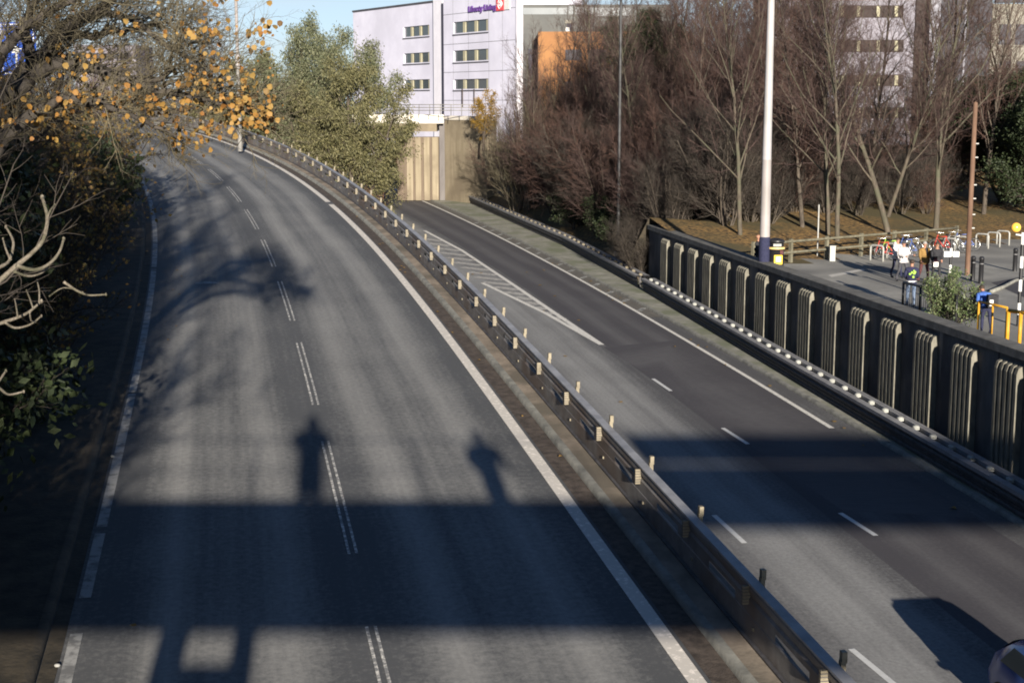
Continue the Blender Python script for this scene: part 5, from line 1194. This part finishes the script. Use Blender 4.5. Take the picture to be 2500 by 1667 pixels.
# ------------------------------------------------------------------ car entering at the lower right
def car(loc, rz):
    o = empty('car', loc, rz, 'dark blue car entering at the lower right corner', 'car')
    secs = [(-2.05, [(.62, .30), (.70, .52), (.62, .66), (.40, .70)]), (-1.9, [(.78, .22), (.84, .55), (.76, .80), (.55, .84)]), (-1.1, [(.82, .2), (.87, .60), (.80, .92), (.60, .95)]), (-.75, [(.83, .2), (.88, .62), (.76, .98), (.55, 1.12)]), (-.05, [(.84, .2), (.88, .64), (.66, 1.34), (.45, 1.40)]), (.7, [(.84, .2), (.88, .66), (.67, 1.37), (.46, 1.43)]), (1.4, [(.83, .2), (.87, .66), (.68, 1.28), (.47, 1.36)]), (1.85, [(.80, .22), (.84, .66), (.72, .98), (.5, 1.04)]), (2.05, [(.70, .30), (.76, .58), (.66, .84), (.45, .88)])]
    rows = [[(-x_, y_, z_) for x_, z_ in pr] + [(x_, y_, z_) for x_, z_ in pr[::-1]] for y_, pr in secs]
    b = MB(); b.grid(rows); b.face(rows[0][::-1]); b.face(rows[-1]); b.build('body', M['car_blue'], o)
    b = MB(); b.face([(-.60, -1.02, 1.0), (.60, -1.02, 1.0), (.47, -.18, 1.40), (-.47, -.18, 1.40)]); b.build('windscreen', M['glass'], o)
    b = MB(); b.face([(.55, 1.47, 1.35), (-.55, 1.47, 1.35), (-.60, 1.86, 1.05), (.60, 1.86, 1.05)]); b.build('rear_window', M['glass'], o)
    for sx in (-1, 1):
        b = MB(); b.face([(sx * .815, -.7, .98), (sx * .70, -.1, 1.30), (sx * .70, 1.2, 1.30), (sx * .80, 1.5, .96)]); b.build('side_window', M['glass'], o)
        for y_ in (-1.3, 1.3):
            b = MB(); b.tube([(sx * .72, y_, .31), (sx * .89, y_, .31)], .31, 18); w = b.build('wheel', M['rubber'], o); b = MB(); b.tube([(sx * .86, y_, .31), (sx * .90, y_, .31)], .19, 14); b.build('rim', M['chrome'], w)
        b = MB(); b.sphere((sx * .56, -2.0, .56), .11, 10, 0, (1.2, .5, .7)); b.build('headlight', M['whitep'], o)
        b = MB(); b.sphere((sx * .60, 2.0, .66), .09, 10, 0, (1, .5, 1)); b.build('tail_light', M['bike_red'], o)
        b = MB(); b.sphere((sx * .95, -.62, .95), .09, 8, 0, (1, .6, .7)); b.build('mirror', M['car_blue'], o)
cx_ = 9.7; car((cx_, 23.7, zright(23.7) + .01), R(7.5))

# ------------------------------------------------------------------ loose leaves and scraps on the roads
rnd = random.Random(77)
def scatter(n, f, name, m, label, size):
    for i in range(n):
        p = f(); b = MB(); a_ = rnd.uniform(0, 6.28); s_ = size * rnd.uniform(.7, 1.3)
        pts_ = [(math.cos(a_ + t) * s_ * (1 if k % 2 == 0 else .6), math.sin(a_ + t) * s_ * (1 if k % 2 == 0 else .6), .02 + .012 * (k % 3)) for k, t in enumerate(np.linspace(0, 2 * PI, 7)[:-1])]
        b.face(pts_); o = b.build(name, m); o.location = p; tag(o, label, 'leaf', 'fallen leaves on the roads')
def rleaf():
    a = RP.sY(rnd.uniform(34, 95)); return RP.at(a, -rnd.choice([.3, .5, .2, 1.5, 4.0, 6.5]) * rnd.uniform(.3, 1.6) + .5, .02)
def lleaf():
    a = LP.sY(rnd.uniform(18, 60)); return LP.at(a, rnd.choice([4.0, 4.1, 3.95, 4.7, -3.0, -4.2]) + rnd.uniform(-.15, .15), .03)
scatter(34, rleaf, 'fallen_leaf', M['yellow'], 'fallen yellow leaf lying on the slip road', .10)
scatter(30, lleaf, 'fallen_leaf', M['orange'], 'fallen orange leaf lying on the upper road', .06)
for u, v, lab in ((275, 1116, 'pale crumpled scrap in the shaded left gutter'), (140, 1627, 'white crumpled scrap in leaf litter at the lower left')):
    p = on(u, v, -7.8, .056); b = MB(); b.sphere((0, 0, .0), .035, 8, 0, (1.2, .9, .7)); o = b.build('paper_scrap', M['litter_white']); o.location = p + Vector((0, 0, .02)); tag(o, lab, 'litter')
